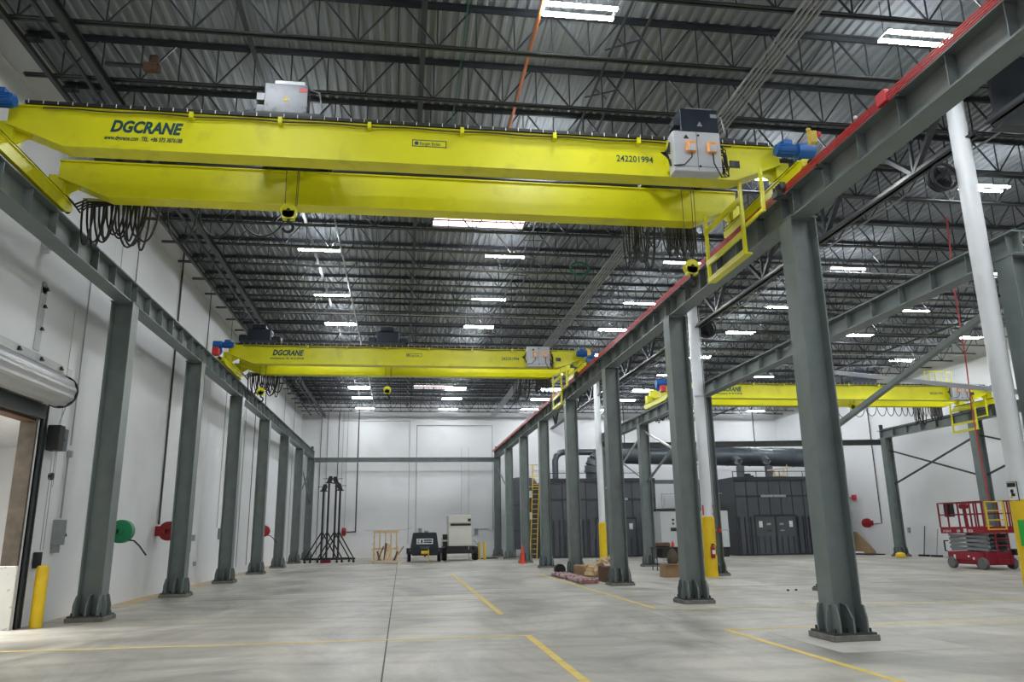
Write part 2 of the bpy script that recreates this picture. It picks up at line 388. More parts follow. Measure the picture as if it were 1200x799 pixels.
# conduits along the roof
t = thing('conduit_bundle', (6.33, 0, 9.6), 'bundle of five thin grey conduits running lengthwise under the roof joists', 'conduit')
for i in range(5): MB().tube([(-.18+.09*i, -8, .06), (-.18+.09*i, 54.3, .06)], .027).build('conduit', M['conduit'], t)
for k in range(8): MB().box(-.24, .24, 2+k*6.6, 2.05+k*6.6, .09, .13).build('strut', M['conduit'], t)
solo(MB().tube([(2.1, -8, 9.9), (2.1, 16, 9.9), (2.05, 16.3, 10.0)], .03), 'orange_cable', M['cable_orange'], 'orange-brown line running lengthwise under the near roof', 'cable')
solo(MB().tube([(.95, -8, 10.3), (.95, 14, 10.3), (.8, 17, 10.3)], .012), 'green_cable', M['cable_green'], 'thin green line beside the orange one under the near roof', 'cable')
for (x, y0, y1, nm) in ((-1.9, 14, 52, 'left'), (12.4, 4, 50, 'right')):
    solo(MB().tube([(x, y0, 9.66), (x, y1, 9.66)], .025), 'sprinkler_pipe', M['conduit'], 'thin grey sprinkler pipe running lengthwise over the %s bay' % nm, 'pipe')
for (y, x0, x1) in ((28.25, -6.5, 10.2), (33.4, 11, 27.5), (46.4, -2, 9), (21.9, 11, 27)):
    solo(MB().tube([(x0, y+.1, 9.68), (x1, y+.1, 9.68)], .022), 'sprinkler_pipe', M['chrome'], 'bright thin pipe crossing the hall under a joist, '+{28.25: 'just before the second yellow crane', 33.4: 'over the third crane', 46.4: 'far back in the left bay', 21.9: 'behind the nearest white pole'}[y], 'pipe')
pts = [(5.5+.3*math.cos(a/20*2*PI*2.1)*(1+.05*math.sin(a)), 22.7+.02*a/20, 9.75+.22*math.sin(a/20*2*PI*2.1)) for a in range(41)]
solo(MB().tube(pts, .03), 'coiled_hose', M['cable_green'], 'green hose coil hung on a roof joist left of the conduit bundle', 'hose')

# skylights
def skylight(n, x0, x1, y0, y1):
    o = struct('window_%d' % n, MB().box(x0-.06, x0, y0-.06, y1+.06, ZC-.07, ZC-.005).box(x1, x1+.06, y0-.06, y1+.06, ZC-.07, ZC-.005).box(x0, x1, y0-.06, y0, ZC-.07, ZC-.005).box(x0, x1, y1, y1+.06, ZC-.07, ZC-.005), M['joist'])
    MB().box(x0, x1, y0, y1, ZC-.03, ZC-.01).build('window_pane', M['skypane'], o)
    MB().box(x0, x1, (y0+y1)/2-.035, (y0+y1)/2+.035, ZC-.05, ZC-.03).build('glazing_bar', M['red'], o)
skylight(1, .75, 3.45, 20.55, 21.6)
skylight(2, .6, 3.0, 47.2, 48.4)

# ------------------------------------------------------------------ ceiling lights
GX = [(-2.6, 'in the line nearest the left wall'), (3.0, 'over the middle of the left bay'), (8.7, 'just right of the red-topped runway'),
      (14.4, 'in the second line right of the red-topped runway'), (19.95, 'in the third line right of the red-topped runway'), (25.3, 'in the line nearest the right wall')]
GY = [-5.0, .5, 5.2, 10.55, 15.95, 21.95, 26.7, 30.4, 35.2, 39.9, 44.4, 48.0, 52.1]
def make_light():
    t = thing('ceiling_light', (0, 0, 0), 'x', 'ceiling light', 'twin-tube ceiling lights')
    h = MB()
    for s in (-1, 1): h.box(-.60, .60, s*.125-.035, s*.125+.035, .03, .05)
    for x in (-.59, .59): h.box(x-.02, x+.02, -.16, .16, .045, .065).bar((x, 0, .1), (x, 0, .70), .008)
    h.build('housing', M['steel_dark'], t)
    for s in (-1, 1): MB().bbox(-.6, .6, s*.125-.042, s*.125+.042, -.005, .029, .008).build('tube', M['tube'], t)
    return t
LT = make_light(); first = True
for iy, y in enumerate(GY):
    for ix, (x, nm) in enumerate(GX):
        if ix == 1 and iy == 3: x = 2.72; 
        yy = y-(.75 if (ix == 0 and iy == 3) else 0)
        r = iy-3
        lab = 'twin-tube ceiling light %s, %s row' % (nm, ORD[r]) if r >= 0 else 'twin-tube ceiling light %s, behind the camera' % nm
        if first: LT.location = (x, yy, 9.82); LT['label'] = lab; first = False
        else: copy_tree(LT, (x, yy, 9.82), lab)
        if r < 0:
            pass

# ------------------------------------------------------------------ crane columns
def make_column(H, tie=False):
    t = thing('crane_column', (0, 0, 0), 'x', 'steel column')
    MB().bbox(-.36, .36, -.36, .36, 0, .085, .01).build('grout_pad', M['grout'], t)
    MB().box(-.33, .33, -.33, .33, .085, .115).build('base_plate', M['steel_dark'], t)
    s = MB().box(-.225, -.205, -.2, .2, .09, H-.02).box(.205, .225, -.2, .2, .09, H-.02).box(-.205, .205, -.008, .008, .09, H-.02)
    s.box(-.24, .24, -.22, .22, H-.02, H)
    s.build('shaft', M['steel'], t)
    def gus(axis, sgn, off, w0):
        w1 = .318; pr = [(sgn*w0, .115), (sgn*w1, .115), (sgn*w1, .30), (sgn*(w1-(w1-w0)*.5), .48), (sgn*w0, .50)]
        return MB().prism(pr, 'y' if axis == 'x' else 'x', off-.012, off+.012)
    for sg in (-1, 1):
        for off in (-.12, .12): gus('x', sg, off, .225).build('stiffener', M['steel'], t)
        for off in (-.213, .213): gus('y', sg, off, .2).build('stiffener', M['steel'], t)
        for off in (0,): gus('y', sg, off, .008).build('stiffener', M['steel'], t)
    for x in (-.27, -.09, .09, .27):
        for y in (-.27, .27): MB().cyl((x, y, .115), (x, y, .17), .018, 6).build('anchor_bolt', M['black'], t)
    return t
H1, H2 = 6.6, 6.3
XL, XR, XC, XD = -6.12, 6.48, 10.95, 26.4
YL = [17.18+6.015*i for i in range(7)]; YR = [11.19+6.0*i for i in range(8)]
YC = [11.75+7.45*i for i in range(5)]; YD = [18.6+6.8*i for i in range(4)]
c1 = make_column(H1); c1.location = (XL, YL[0], 0)
c1['label'] = 'grey-green steel crane column along the left wall, nearest of its row'
for i, y in enumerate(YL[1:], 1): copy_tree(c1, (XL, y, 0), 'grey-green steel crane column along the left wall, %s of its row from the camera' % ORD[i])
for i, y in enumerate(YR): copy_tree(c1, (XR, y, 0), 'grey-green steel crane column under the red-topped middle runway, %s of its row from the camera' % ORD[i])
c2 = make_column(H2); c2.location = (XC, YC[0], 0); c2['label'] = 'grey-green steel crane column beside the nearest white pole at the right edge'
for i, y in enumerate(YC[1:], 1): copy_tree(c2, (XC, y, 0), 'grey-green steel crane column of the right bay, on its near runway, %s of its row from the camera' % ORD[i])
for i, y in enumerate(YD): copy_tree(c2, (XD, y, 0), 'grey-green steel crane column along the right wall, %s of its row from the back' % ['fourth', 'third', 'second', 'last'][i])
# light concrete slab patches under the middle row
for i, y in enumerate(YR[:4]): MB().box(XR-.95+.2, XR+.95+.2, y-1.25, y+.95, .0005, .0025).build('concrete_patch', M['patch'], fl)
for i, y in enumerate(YC[1:4]): MB().box(XC-.9, XC+.9, y-.9, y+.9, .0005, .0025).build('concrete_patch', M['patch'], fl)

# runway beams
def runway(x, z0, y0, y1, h, label, first=True, side=1, stiff=.86, ends=.0):
    t = thing('runway_beam', (x, y0, z0), label, 'crane runway beam'); L = y1-y0
    MB().hbeam((0, .01, h/2), (0, L-.01, h/2), .34, h, .028, .016).build('beam', M['steel'], t)
    n = max(2, round(L/stiff))
    for i in range(n):
        yy = .2+(L-.4)*i/(n-1)
        for s in (-1, 1):
            MB().box(min(s*.01, s*.15), max(s*.01, s*.15), yy-.008, yy+.008, .03, h-.03).build('web_stiffener', M['steel'], t)
    return t
hb = .5
for x, ys, nm in ((XL, YL, 'left wall'), (XR, YR, 'middle')):
    yy = [ys[0]-6.0]+ys if x == XL else [ys[0]-6.0]+ys
    if x == XL: yy = [5.2]+[11.17]+ys
    for i in range(len(yy)-1):
        a, b_ = yy[i], yy[i+1] if i < len(yy)-2 else yy[i+1]+.6
        runway(x, 6.6, a, b_, hb, 'grey-green crane runway beam on the %s row of columns, %s span from the camera' % (nm, ORD[i]))
for x, ys, nm in ((XC, YC, 'near side of the right bay'), (XD, YD, 'right wall')):
    for i in range(len(ys)-1):
        runway(x, 6.3, ys[i]-(.25 if i == 0 else 0), ys[i+1]+(.5 if i == len(ys)-2 else 0), .45, 'grey-green crane runway beam on the %s, %s span from the camera' % (nm, ORD[i]), stiff=1.0)
for x, y0, y1, z, nm in ((XL, 5.2, 53.7, 7.1, 'left wall'), (XR, 5.2, 53.7, 7.1, 'middle'), (XC, 11.6, 41.9, 6.75, 'near right bay'), (XD, 18.5, 39.4, 6.75, 'right wall')):
    solo(MB().box(x-.055, x+.055, y0, y1, z, z+.015).box(x-.012, x+.012, y0, y1, z+.015, z+.05).box(x-.035, x+.035, y0, y1, z+.05, z+.075), 'crane_rail', M['steel_dark'], 'steel crane rail on top of the %s runway' % nm, 'rail')
    e = y1-.12
    solo(MB().box(x-.08, x+.08, e, e+.12, z+.02, z+.32).prism([(e-.01, z+.02), (e+.12, z+.02), (e+.12, z+.3)], 'x', x-.02, x+.02), 'rail_stop', M['steel_dark'], 'dark end stop at the far end of the %s runway' % nm, 'end stop')
# red conductor bars along the middle runway
t = thing('conductor_bars', (XR-.26, 5.2, 7.0), 'red conductor bars running along the left side of the middle runway', 'conductor rail')
for i in range(4): MB().box(-.008, .008, 0, 48.6, .02+.034*i, .036+.034*i).build('conductor_bar', M['red_bar'], t)
for k in range(24): MB().box(-.03, .10, .8+2*k, .85+2*k, -.05, -.03).box(.016, .03, .8+2*k, .85+2*k, -.05, .17).build('bracket', M['steel_dark'], t)
for yy in (3.0,): MB().bbox(-.04, .04, yy, yy+.2, .02, .2, .01).build('feed_box', M['red_bar'], t)
for yy in (1.1, 3.7): MB().bbox(-.02, .02, yy, yy+.04, .17, .21, .005).build('joint_cap', M['sign_white'], t)

# tie beams
solo(MB().hbeam((XL+.2, 53.25, 6.47), (XR-.2, 53.25, 6.47), .2, .3, .02, .015), 'tie_beam', M['steel'], 'long grey-green tie beam across the left bay in front of the back wall', 'tie beam')
solo(MB().hbeam((XC+.2, 41.1, 6.1), (XD-.1, 39.3, 6.1), .2, .3, .02, .015), 'tie_beam', M['steel_dark'], 'dark tie beam across the right bay above the charcoal booths', 'tie beam')
solo(MB().hbeam((15.62, 47.2, 4.5), (19.78, 47.2, 4.5), .16, .24, .02, .015), 'booth_service_beam', M['steel'], 'short grey-green horizontal beam joining the tops of the two charcoal booths', 'tie beam')
# braces
def brace(p, q, lab, m='steel', w=.09): solo(MB().bar(p, q, w, w*.9), 'cross_brace', M[m], lab, 'brace')
brace((XC, 12.0, 5.65), (XC, 18.9, 3.9), 'dark diagonal brace falling away from the column at the right edge', 'steel', .12)
brace((XC+.06, 18.9, 5.7), (XC+.06, 12.0, 3.85), 'light diagonal brace rising away from the column at the right edge', 'conduit', .1)
brace((XC, 34.0, 6.0), (XC, 26.8, 3.7), 'bright diagonal brace in the right bay row, falling towards the camera behind the middle columns', 'chrome', .08)
brace((XC+.06, 34.0, 3.7), (XC+.06, 26.8, 6.0), 'grey diagonal brace in the right bay row, rising towards the camera', 'steel', .08)
brace((XC, 34.2, 3.8), (XC, 41.3, 6.0), 'grey diagonal brace in the far part of the right bay row', 'steel', .08)
brace((XC+.06, 34.2, 6.0), (XC+.06, 41.3, 3.8), 'bright diagonal brace in the far part of the right bay row', 'chrome', .07)
brace((XD, 38.8, 5.6), (XD, 32.4, 3.8), 'dark diagonal brace by the right wall falling towards the camera', 'steel_dark', .08)
brace((XD+.06, 38.8, 3.8), (XD+.06, 32.4, 5.6), 'dark diagonal brace by the right wall rising towards the camera', 'steel_dark', .08)
brace((XD, 32.0, 5.6), (XD, 25.6, 3.8), 'dark diagonal brace above the red lift falling towards the camera', 'steel_dark', .08)
brace((XD+.06, 32.0, 3.8), (XD+.06, 25.6, 5.6), 'dark diagonal brace above the red lift rising towards the camera', 'steel_dark', .08)
brace((XL, 47.4, 3.6), (XL, 53.1, 5.9), 'grey diagonal brace between the last two left wall columns', 'steel', .07)
brace((XL+.06, 47.4, 5.9), (XL+.06, 53.1, 3.6), 'second grey diagonal brace crossing between the last two left wall columns', 'steel', .07)
brace((XR, 47.4, 4.0), (XR, 53.1, 5.9), 'grey diagonal brace between the last two middle row columns', 'steel', .07)

# ------------------------------------------------------------------ white roof poles
def pole(y, r, lab, cover=True):
    t = thing('roof_pole', (10.5, y, 0), lab, 'white column')
    MB().lathe((0, 0, 0), [(r, 0), (r, 9.1), (r*.96, 9.12), (r*.96, 10.3)], 28).build('shaft', M['white_pole'], t)
    MB().lathe((0, 0, 0), [(r+.03, 0), (r+.03, 1.98), (r+.005, 2.0)], 28).build('yellow_sleeve', M['yellow_pole'], t)
    MB().cbox((0, 0, 10.32), (.7, .7, .04)).build('cap_plate', M['joist'], t)
    MB().box(-.35, .35, -.01, .01, 9.75, 10.3).build('cap_plate', M['white_pole'], t)
    return t
p1 = pole(12.0, .165, 'nearest white round pole with yellow foot at the right edge')
p2 = pole(26.0, .19, 'white round pole with yellow foot and fire extinguisher behind the middle row')
p3 = pole(40.5, .17, 'farthest white round pole with yellow foot in front of the charcoal booth')
MB().cyl((0, 0, 1.5), (0, 0, 1.53), .235, 28).build('strap', M['yellow_pole'], p2)
MB().tube([(.21, -.08, 2.4), (.21, -.08, 9.5)], .018).build('conduit', M['conduit'], p2)
MB().tube([(.17, .1, 2.3), (.17, .1, 9.5)], .02).build('conduit', M['conduit'], p2)
MB().tube([(-.2, -.12, 6.2), (-.1, -.22, 6.2), (.35, -.12, 6.2)], .012).build('strap', M['conduit'], p2)
for a in (-2.7, -.75): MB().cbox((.2*math.cos(a), .2*math.sin(a), 2.22), (.004, .07, .34), a).build('inspection_label', M['red_bar'], p2)
MB().cbox((.2*math.cos(-.75)+.004, .2*math.sin(-.75)-.004, 2.22), (.004, .03, .2), -.75).build('inspection_label', M['sign_white'], p2)
MB().tube([(-.45, 0, 1.55), (.75, .0, 1.55)], .025).build('cross_bar', M['conduit'], p2)
# signs on the nearest pole
MB().cbox((-.178, -.03, 2.14), (.012, .20, .32), .12).build('sign_border', M['black'], p1)
s = MB().cbox((-.185, -.03, 2.14), (.012, .18, .30), .12).build('warning_sign', M['sign_white'], p1, 'small white and black warning sign')
MB().cbox((-.193, -.03, 2.245), (.006, .16, .07), .12).build('sign_header', M['black'], s)
MB().cyl((-.193, -.03, 2.14), (-.199, -.03, 2.14), .035, 14).cbox((-.196, -.045, 2.08), (.006, .07, .05), .12).build('sign_symbol', M['black'], s)
MB().cbox((-.197, .0, 2.04), (.006, .045, .03), .12).build('sign_symbol', M['yellow_pole'], s)
MB().cbox((-.13, -.16, 1.45), (.01, .26, .42), .9).build('green_sign', M['sign_green'], p1, 'green sign on the yellow foot')
# extinguisher hung on the second pole
t = thing('fire_extinguisher', (10.48, 25.70, .62), 'small red fire extinguisher hanging on the yellow foot of the middle white pole', 'fire extinguisher')
MB().lathe((0, 0, 0), [(.03, 0), (.072, .01), (.075, .34), (.045, .41), (.02, .43)], 16).build('cylinder', M['reel_red'], t)
MB().box(-.02, .02, -.09, .03, .43, .48).cyl((0, 0, .41), (0, 0, .46), .018, 8).build('valve', M['black'], t)
MB().tube([(.02, -.03, .45), (.1, -.04, .40), (.1, -.03, .12)], .012).build('hose', M['black'], t)
MB().box(-.055, .055, -.078, -.074, .14, .27).build('label_sticker', M['sign_white'], t)
solo(MB().bbox(10.72, 10.84, 25.7, 25.8, 1.45, 1.62, .02), 'pull_station', M['reel_red'], 'small red box strapped above the extinguisher on the white pole', 'alarm box')

# fans hung beside poles
def fan(c, lab, r=.26):
    t = thing('wall_fan', c, lab, 'fan')
    b = MB()
    for k in range(24):
        a = 2*PI*k/24; b.tube([(.04*math.cos(a), -.12, .04*math.sin(a)), (r*.6*math.cos(a), -.15, r*.6*math.sin(a)), (r*math.cos(a), -.04, r*math.sin(a))], .005, 4)
    b.build('guard', M['black'], t)
    ring = [(r*math.cos(2*PI*k/30), 0, r*math.sin(2*PI*k/30)) for k in range(31)]
    MB().tube([(x, -.05, z) for x, _, z in ring], .03).build('ring', M['black'], t)
    MB().cyl((0, .08, 0), (0, .14, 0), r*.98, 28).build('back_disc', M['black'], t)
    MB().cyl((0, -.1, 0), (0, .08, 0), .09, 14).build('motor', M['black'], t)
    for k in range(4):
        a = k*PI/2+.4; MB().bar((.07*math.cos(a), 0, .07*math.sin(a)), (r*.85*math.cos(a), .03, r*.85*math.sin(a)), .14, .01).build('blade', M['black'], t)
    MB().bar((0, .1, 0), (.25, .1, .3), .05).build('arm', M['black'], t)
fan((10.12, 12.15, 8.05), 'round black fan mounted at the top of the nearest white pole')
fan((11.0, 26.0, 8.75), 'round black fan mounted near the top of the white pole with the extinguisher', .33)
# diagonal red air hose hanging in the right bay
pts = [(14.6, 17.6, 9.7), (15.6, 18.6, 8.9), (17.6, 21, 7.6), (20.2, 24.6, 6.4)]
solo(MB().tube([(14.5, 17.5, 9.7), (16.6, 20.2, 8.5), (18.9, 23.0, 7.2), (21.2, 25.9, 5.9), (21.7, 26.4, 2.4)], .022), 'red_air_hose', M['red_bar'], 'thin red hose coming down from the roof behind the nearest white pole', 'hose')

# ------------------------------------------------------------------ bridge cranes
def girder(t, xl, xr, y, z0, letters, side):
    """box girder from xl to xr, front face at y; local to t"""
    x0, x1 = xl+.05, xr-.05; d = .66; w = .27
    pr = [(x0, z0+.36), (x0+.85, z0+.03), (x1-.85, z0+.03), (x1, z0+.36), (x1, z0+d-.02), (x0, z0+d-.02)]
    g = MB().prism(pr, 'y', y, y+w)
    g.box(x0, x1, y-.05, y+w+.05, z0+d-.02, z0+d)
    g.prism([(x0+.85, z0), (x1-.85, z0), (x1-.85, z0+.025), (x0+.85, z0+.025)], 'y', y-.04, y+w+.04)
    for s, xa, xb in ((1, x0, x0+.85), (-1, x1, x1-.85)):
        g.prism([(xa, z0+.335), (xb, z0), (xb, z0+.025), (xa, z0+.36)], 'y', y-.04, y+w+.04)
    go = g.build('girder', M['yellow'], t)
    MB().box(x0+.3, x1-.3, y+w/2-.02, y+w/2+.02, z0+d, z0+d+.05).build('trolley_rail', M['steel_dark'], go)
    if letters:
        lx = x0+(1.48 if xr-xl < 14 else 2.42)
        text('DGCRANE', .27, (lx, y-.004, z0+.31), M['letter'], go, shear=.28, bold=.011, sx=.80, label='dark green company lettering')
        text('www.dgcrane.com  TEL: +86 373 3876188', .10, (lx-.07, y-.004, z0+.17), M['letter'], go, shear=.2, sx=.66, bold=.002, label='small dark contact line')
        text('242201994', .16, (xr-3.0, y-.004, z0+.26), M['letter'], go, bold=.002, sx=.9, label='dark serial number')
        k = x0+6.12
        MB().box(k, k+.56, y-.002, y+.002, z0+.33, z0+.345).box(k, k+.56, y-.002, y+.002, z0+.44, z0+.455).box(k, k+.015, y-.002, y+.002, z0+.33, z0+.455).box(k+.545, k+.56, y-.002, y+.002, z0+.33, z0+.455).cyl((k+.07, y-.003, z0+.392), (k+.07, y+.002, z0+.392), .035, 12).build('maker_plate', M['letter'], go)
        text('Ranger Boiler', .085, (k+.125, y-.004, z0+.362), M['letter'], go, sx=.72)
        MB().box(xr-.98, xr-.80, y-.012, y, z0+.25, z0+.38).build('nameplate', M['navy'], go, 'small dark data plate')
        MB().box(xr-.97, xr-.89, y-.014, y-.012, z0+.27, z0+.36).build('nameplate_print', M['hoist_grey'], go)
        # cable tray with ties along the front top edge
        tr = MB().box(x0+.25, x1-.2, y-.09, y-.03, z0+d+.005, z0+d+.055).build('cable_tray', M['black'], go)
        tk = MB()
        n = int((x1-x0)/.21)
        for i in range(n): tk.box(x0+.3+.21*i, x0+.31+.21*i, y-.096, y-.09, z0+d+.002, z0+d+.062)
        tk.build('cable_tie', M['sign_white'], tr)['kind'] = 'stuff'
        pts = []
        for i in range(60):
            xx = x0+.5+(x1-x0-1.4)*i/59; pts.append((xx, y-.055, z0+d-.045+.012*math.sin(i*.9)))
        MB().tube(pts, .012, 5).build('cable', M['conduit_dark'], go)
        for i, xx in enumerate((2.65, 4.0, 5.4, 6.9, 8.45, 9.9)): MB().box(x0+xx, x0+xx+.06, y-.12, y, z0+d-.10, z0+d).build('bracket', M['yellow'], go)
    return go
def end_truck(t, x, ya, yb, z, inner, m='yellow'):
    e = MB().prism([(ya, z+.12), (ya+.25, z+.03), (yb-.25, z+.03), (yb, z+.12), (yb, z+.25), (ya, z+.25)], 'x', x-.13, x+.13)
    e.box(x-.16, x+.16, ya+.1, yb-.1, z+.245, z+.265)
    eo = e.build('end_truck', M[m], t)
    for yy in (ya+.35, yb-.35): MB().cyl((x-.05, yy, z+.115), (x+.05, yy, z+.115), .11, 20).build('wheel', M['black'], eo)
    for yy, s in ((ya, -1), (yb, 1)): MB().cyl((x, yy, z+.19), (x, yy+s*.14, z+.19), .05, 12).build('bumper', M['black'], eo)
    return eo
def motor(t, x, y, z, s):
    mo = MB().cyl((x, y, z), (x+s*.36, y, z), .10, 18)
    for k in range(14): mo.cbox((x+s*.18+0, y+.105*math.cos(k*PI/7), z+.105*math.sin(k*PI/7)), (.26, .02, .02), rx=k*PI/7)
    mo.box(min(x+s*.08, x+s*.24), max(x+s*.08, x+s*.24), y-.08, y+.08, z+.09, z+.17)
    m = mo.build('drive_motor', M['blue'], t, 'blue electric motor')
    MB().cyl((x-s*.02, y, z), (x, y, z), .11, 18).cyl((x-s*.30, y-.02, z-.02), (x-s*.02, y, z-.02), .15, 18).cyl((x-s*.15, y-.02, z-.2), (x-s*.15, y+.14, z-.2), .14, 18).build('gearbox', M['blue'], m)
    return m
def loops(xs, y, z, amps):
    out = []
    for i in range(len(xs)-1):
        a, b_, am = xs[i], xs[i+1], amps[i]
        out.append([(a+(b_-a)*k/12, y, z-am*(1-(2*k/12-1)**2)**.6) for k in range(13)])
    return out
def crane(xl, xr, y1, zr, lab, trolleys, cab=True, big=True, facing=1, fest=True, festgap=None):
    t = thing('bridge_crane', ((xl+xr)/2, y1, zr), lab, 'overhead crane')
    cx = (xl+xr)/2; xl_, xr_ = xl-cx, xr-cx
    z0 = .22; y2 = 1.82
    girder(t, xl_, xr_, 0, z0, True, 1); girder(t, xl_, xr_, y2, z0, False, 1)
    for x, s in ((xl_, 1), (xr_, -1)):
        end_truck(t, x, -.85, y2+.5, 0, s)
        for yy in (.02, y2+.02): MB().box(x-.12, x+.14 if s > 0 else x+.12, yy, yy+.3, .26, z0+.40).prism([(x+s*.12, z0+.38), (x+s*.12, .27), (x+s*.42, z0+.22)], 'y', yy+.1, yy+.12).build('girder_seat', M['yellow'], t)
        MB().tube([(x+s*.12, -.7, .29), (x+s*.13, .6, .285), (x+s*.12, 1.3, .29), (x+s*.13, y2+.4, .285)], .022).build('truck_cable', M['black'], t)
        motor(t, x-s*.10, -.28, .80 if s > 0 else .70, s)
    # festoon rail and hanging loops behind the far girder
    MB().box(xl_+.3, xr_-.6, y2+.46, y2+.50, z0+.12, z0+.17).build('festoon_rail', M['conduit'], t)
    yy = y2+.48; zf = z0+.12
    random.seed(21); lp = []
    for i in range(15):
        a_ = xl_+.30+.068*i; w_ = random.uniform(.16, .45); am = random.uniform(.6, .95)
        lp += [[(p[0], p[1]+.03*(i % 3), p[2]) for p in q] for q in loops([a_, a_+w_], yy, zf, [am])]
    for k in range(4): lp.append([(xl_+.14, yy-.35+.1*k, .3), (xl_+.2+.04*k, yy-.1, zf-.12-.05*k), (xl_+.38, yy, zf+.03-.05*k), (xl_+.7+.1*k, yy, zf-.02)])
    B = [xl_+1.75, xl_+2.3, xl_+3.0, xl_+3.9] if festgap is None else festgap
    fo = MB()
    for q in loops(B, yy, zf, [.75, .6, .55, .5, .5, .5, .5, .5, .5, .5][:len(B)-1]): fo.tube(q, .016, 5)
    fo.build('festoon_cable', M['black'], t, 'wide open black cable loops')
    fo = MB()
    for q in lp: fo.tube(q, .019, 5)
    fo.build('festoon_cable', M['black'], t, 'black cable loops bunched at the left end')
    C = [xr_-2.25+.06*i for i in range(8)]; fo = MB()
    for i in range(8):
        for q in loops([C[i], C[i]+random.uniform(.12, .3)], yy+.02*(i % 3), zf, [random.uniform(.75, .95)]): fo.tube(q, .016, 5)
    for q in loops([xr_-1.75, xr_-1.45, xr_-1.1, xr_-.9], yy, zf, [.5, .65, .6]): fo.tube(q, .014, 5)
    fo.build('festoon_cable', M['black'], t, 'black cable loops bunched near the right trolley')
    fo = MB()
    for i in range(20): fo.tube([(xr_-1.35+.032*i, yy, zf), (xr_-1.35+.032*i+.005, yy, zf-.6-.1*math.sin(i*1.3))], .014, 4)
    fo.build('hanging_cable', M['black'], t, 'curtain of thin hanging cables at the right end')['kind'] = 'stuff'
    # service cage hanging at the right end
    xc = xr_-.78
    cg = MB().bar((xc, y2-.15, z0+.1), (xc, y2-.15, -1.05), .05, .07).bar((xc, .12, z0+.1), (xc, .12, -1.05), .05, .07).bar((xc+.08, -.5, z0), (xc+.08, -.5, -.55), .05, .06)
    for z in (-1.02, -.68, -.05): cg.bar((xc-.01, y2-.1, z), (xc-.01, .08, z), .04, .10)
    cg.bar((xc+.04, .12, -.55), (xc+.08, -.5, -.5), .04, .05)
    cage = cg.build('service_cage', M['yellow'], t, 'yellow ladder-like service cage hanging at the right end')
    MB().box(xc, xc+.12, .1, y2-.12, -1.06, -1.03).build('footboard', M['yellow'], cage)
    # conductor collector
    co_ = MB().box(xr_-.40, xr_-.30, -.45, -.25, -.22, -.12)
    for k in range(4): co_.box(xr_-.36, xr_-.27, -.5+.08*k, -.46+.08*k, -.12, .0)
    co_.build('current_collector', M['conduit_dark'], t)
    MB().box(xr_+.0, xr_+.10, -.98, -.86, .5, .74).box(xr_-.06, xr_+.1, -.98, -.94, .70, .74).build('buffer_bracket', M['paint_line'], t)
    MB().cyl((xr_+.12, -.93, .66), (xr_+.18, -.93, .66), .05, 12).build('beacon', M['red_bar'], t)
    MB().bbox(xl_-.32, xl_-.12, -.75, -.45, .35, .62, .02).build('beacon', M['red_bar'], t)
    # electrical cabinet with two remotes
    if cab:
        c0, c1_ = xr_-2.10, xr_-1.27
        cb_ = MB().bbox(c0, c1_, -.33, -.07, z0-.02, z0+.71, .012).build('control_cabinet', M['cabinet'], t, 'light grey twin-door control cabinet')
        MB().box((c0+c1_)/2-.003, (c0+c1_)/2+.003, -.335, -.33, z0, z0+.70).box(c0, c1_, -.335, -.33, z0+.06, z0+.066).build('door_seam', M['hoist_grey'], cb_)
        for hx in (.07, .64): MB().cyl(((c0+c1_)/2+.03, -.34, z0+hx), ((c0+c1_)/2+.03, -.33, z0+hx), .02, 12).build('lock', M['black'], cb_)
        MB().prism([(c0+.18, z0+.57), (c0+.28, z0+.57), (c0+.23, z0+.65)], 'y', -.336, -.33).build('warning_triangle', M['black'], cb_)
        for hx in (.29, .66):
            r = MB().bbox(c0+hx-.085, c0+hx+.085, -.41, -.335, z0+.29, z0+.51, .03).build('remote_control', M['orange'], cb_, 'orange remote control')
            MB().bbox(c0+hx-.055, c0+hx+.055, -.42, -.41, z0+.31, z0+.44, .004).build('keypad', M['cabinet'], r)
        MB().tube([(c0+.29, -.38, z0+.30), (c0+.28, -.40, z0+.2), (c0+.15, -.39, z0+.06), (c0-.02, -.34, z0+.06)], .012).build('remote_cable', M['black'], cb_)
        MB().tube([(c0+.66, -.38, z0+.30), (c0+.66, -.40, z0+.1), (c0+.78, -.39, z0-.14), (c0+.92, -.36, z0-.1), (c0+.93, -.3, z0+.3)], .012).build('remote_cable', M['black'], cb_)
        w = MB(); random.seed(3)
        for k in range(9):
            a = random.uniform(.05, .2); w.tube([(c1_+.02, -.2, z0+.6-.05*k), (c1_+a, -.22, z0+.5-.05*k), (c1_+.05+a*.6, -.2, z0+.2-.03*k), (c1_+.02, -.2, z0+.1)], .012, 5)
        w.build('cable_bundle', M['black'], cb_); w = MB()
        for k in range(6): w.tube([(c0-.02, -.2, z0+.55-.04*k), (c0-.08-.02*k, -.22, z0+.35), (c0-.02, -.2, z0+.12+.02*k)], .016, 5)
        w.build('cable_bundle', M['black'], cb_)
        MB().box(c0-.02, c1_+.02, -.07, .0, z0+.1, z0+.7).build('mounting_plate', M['yellow'], cb_)
    # hoist trolleys ride on the girders: things of their own
    for (x, boxm, nm, zh) in trolleys:
        h = thing('hoist_trolley', (x, y1+.15, zr+z0+.72), nm, 'hoist')
        MB().box(-.62, .62, -.08, .0, 0, .12).box(-.62, .62, 1.82, 1.9, 0, .12).box(-.62, -.54, 0, 1.85, 0, .12).box(.54, .62, 0, 1.85, 0, .12).box(-.6, .6, -.03, .1, .12, .16).build('trolley_frame', M['steel_dark'], h)
        for xx in (-.45, .45):
            for yy in (.0, 1.82): MB().cyl((xx, yy-.03, .04), (xx, yy+.05, .04), .09, 14).build('wheel', M['black'], h)
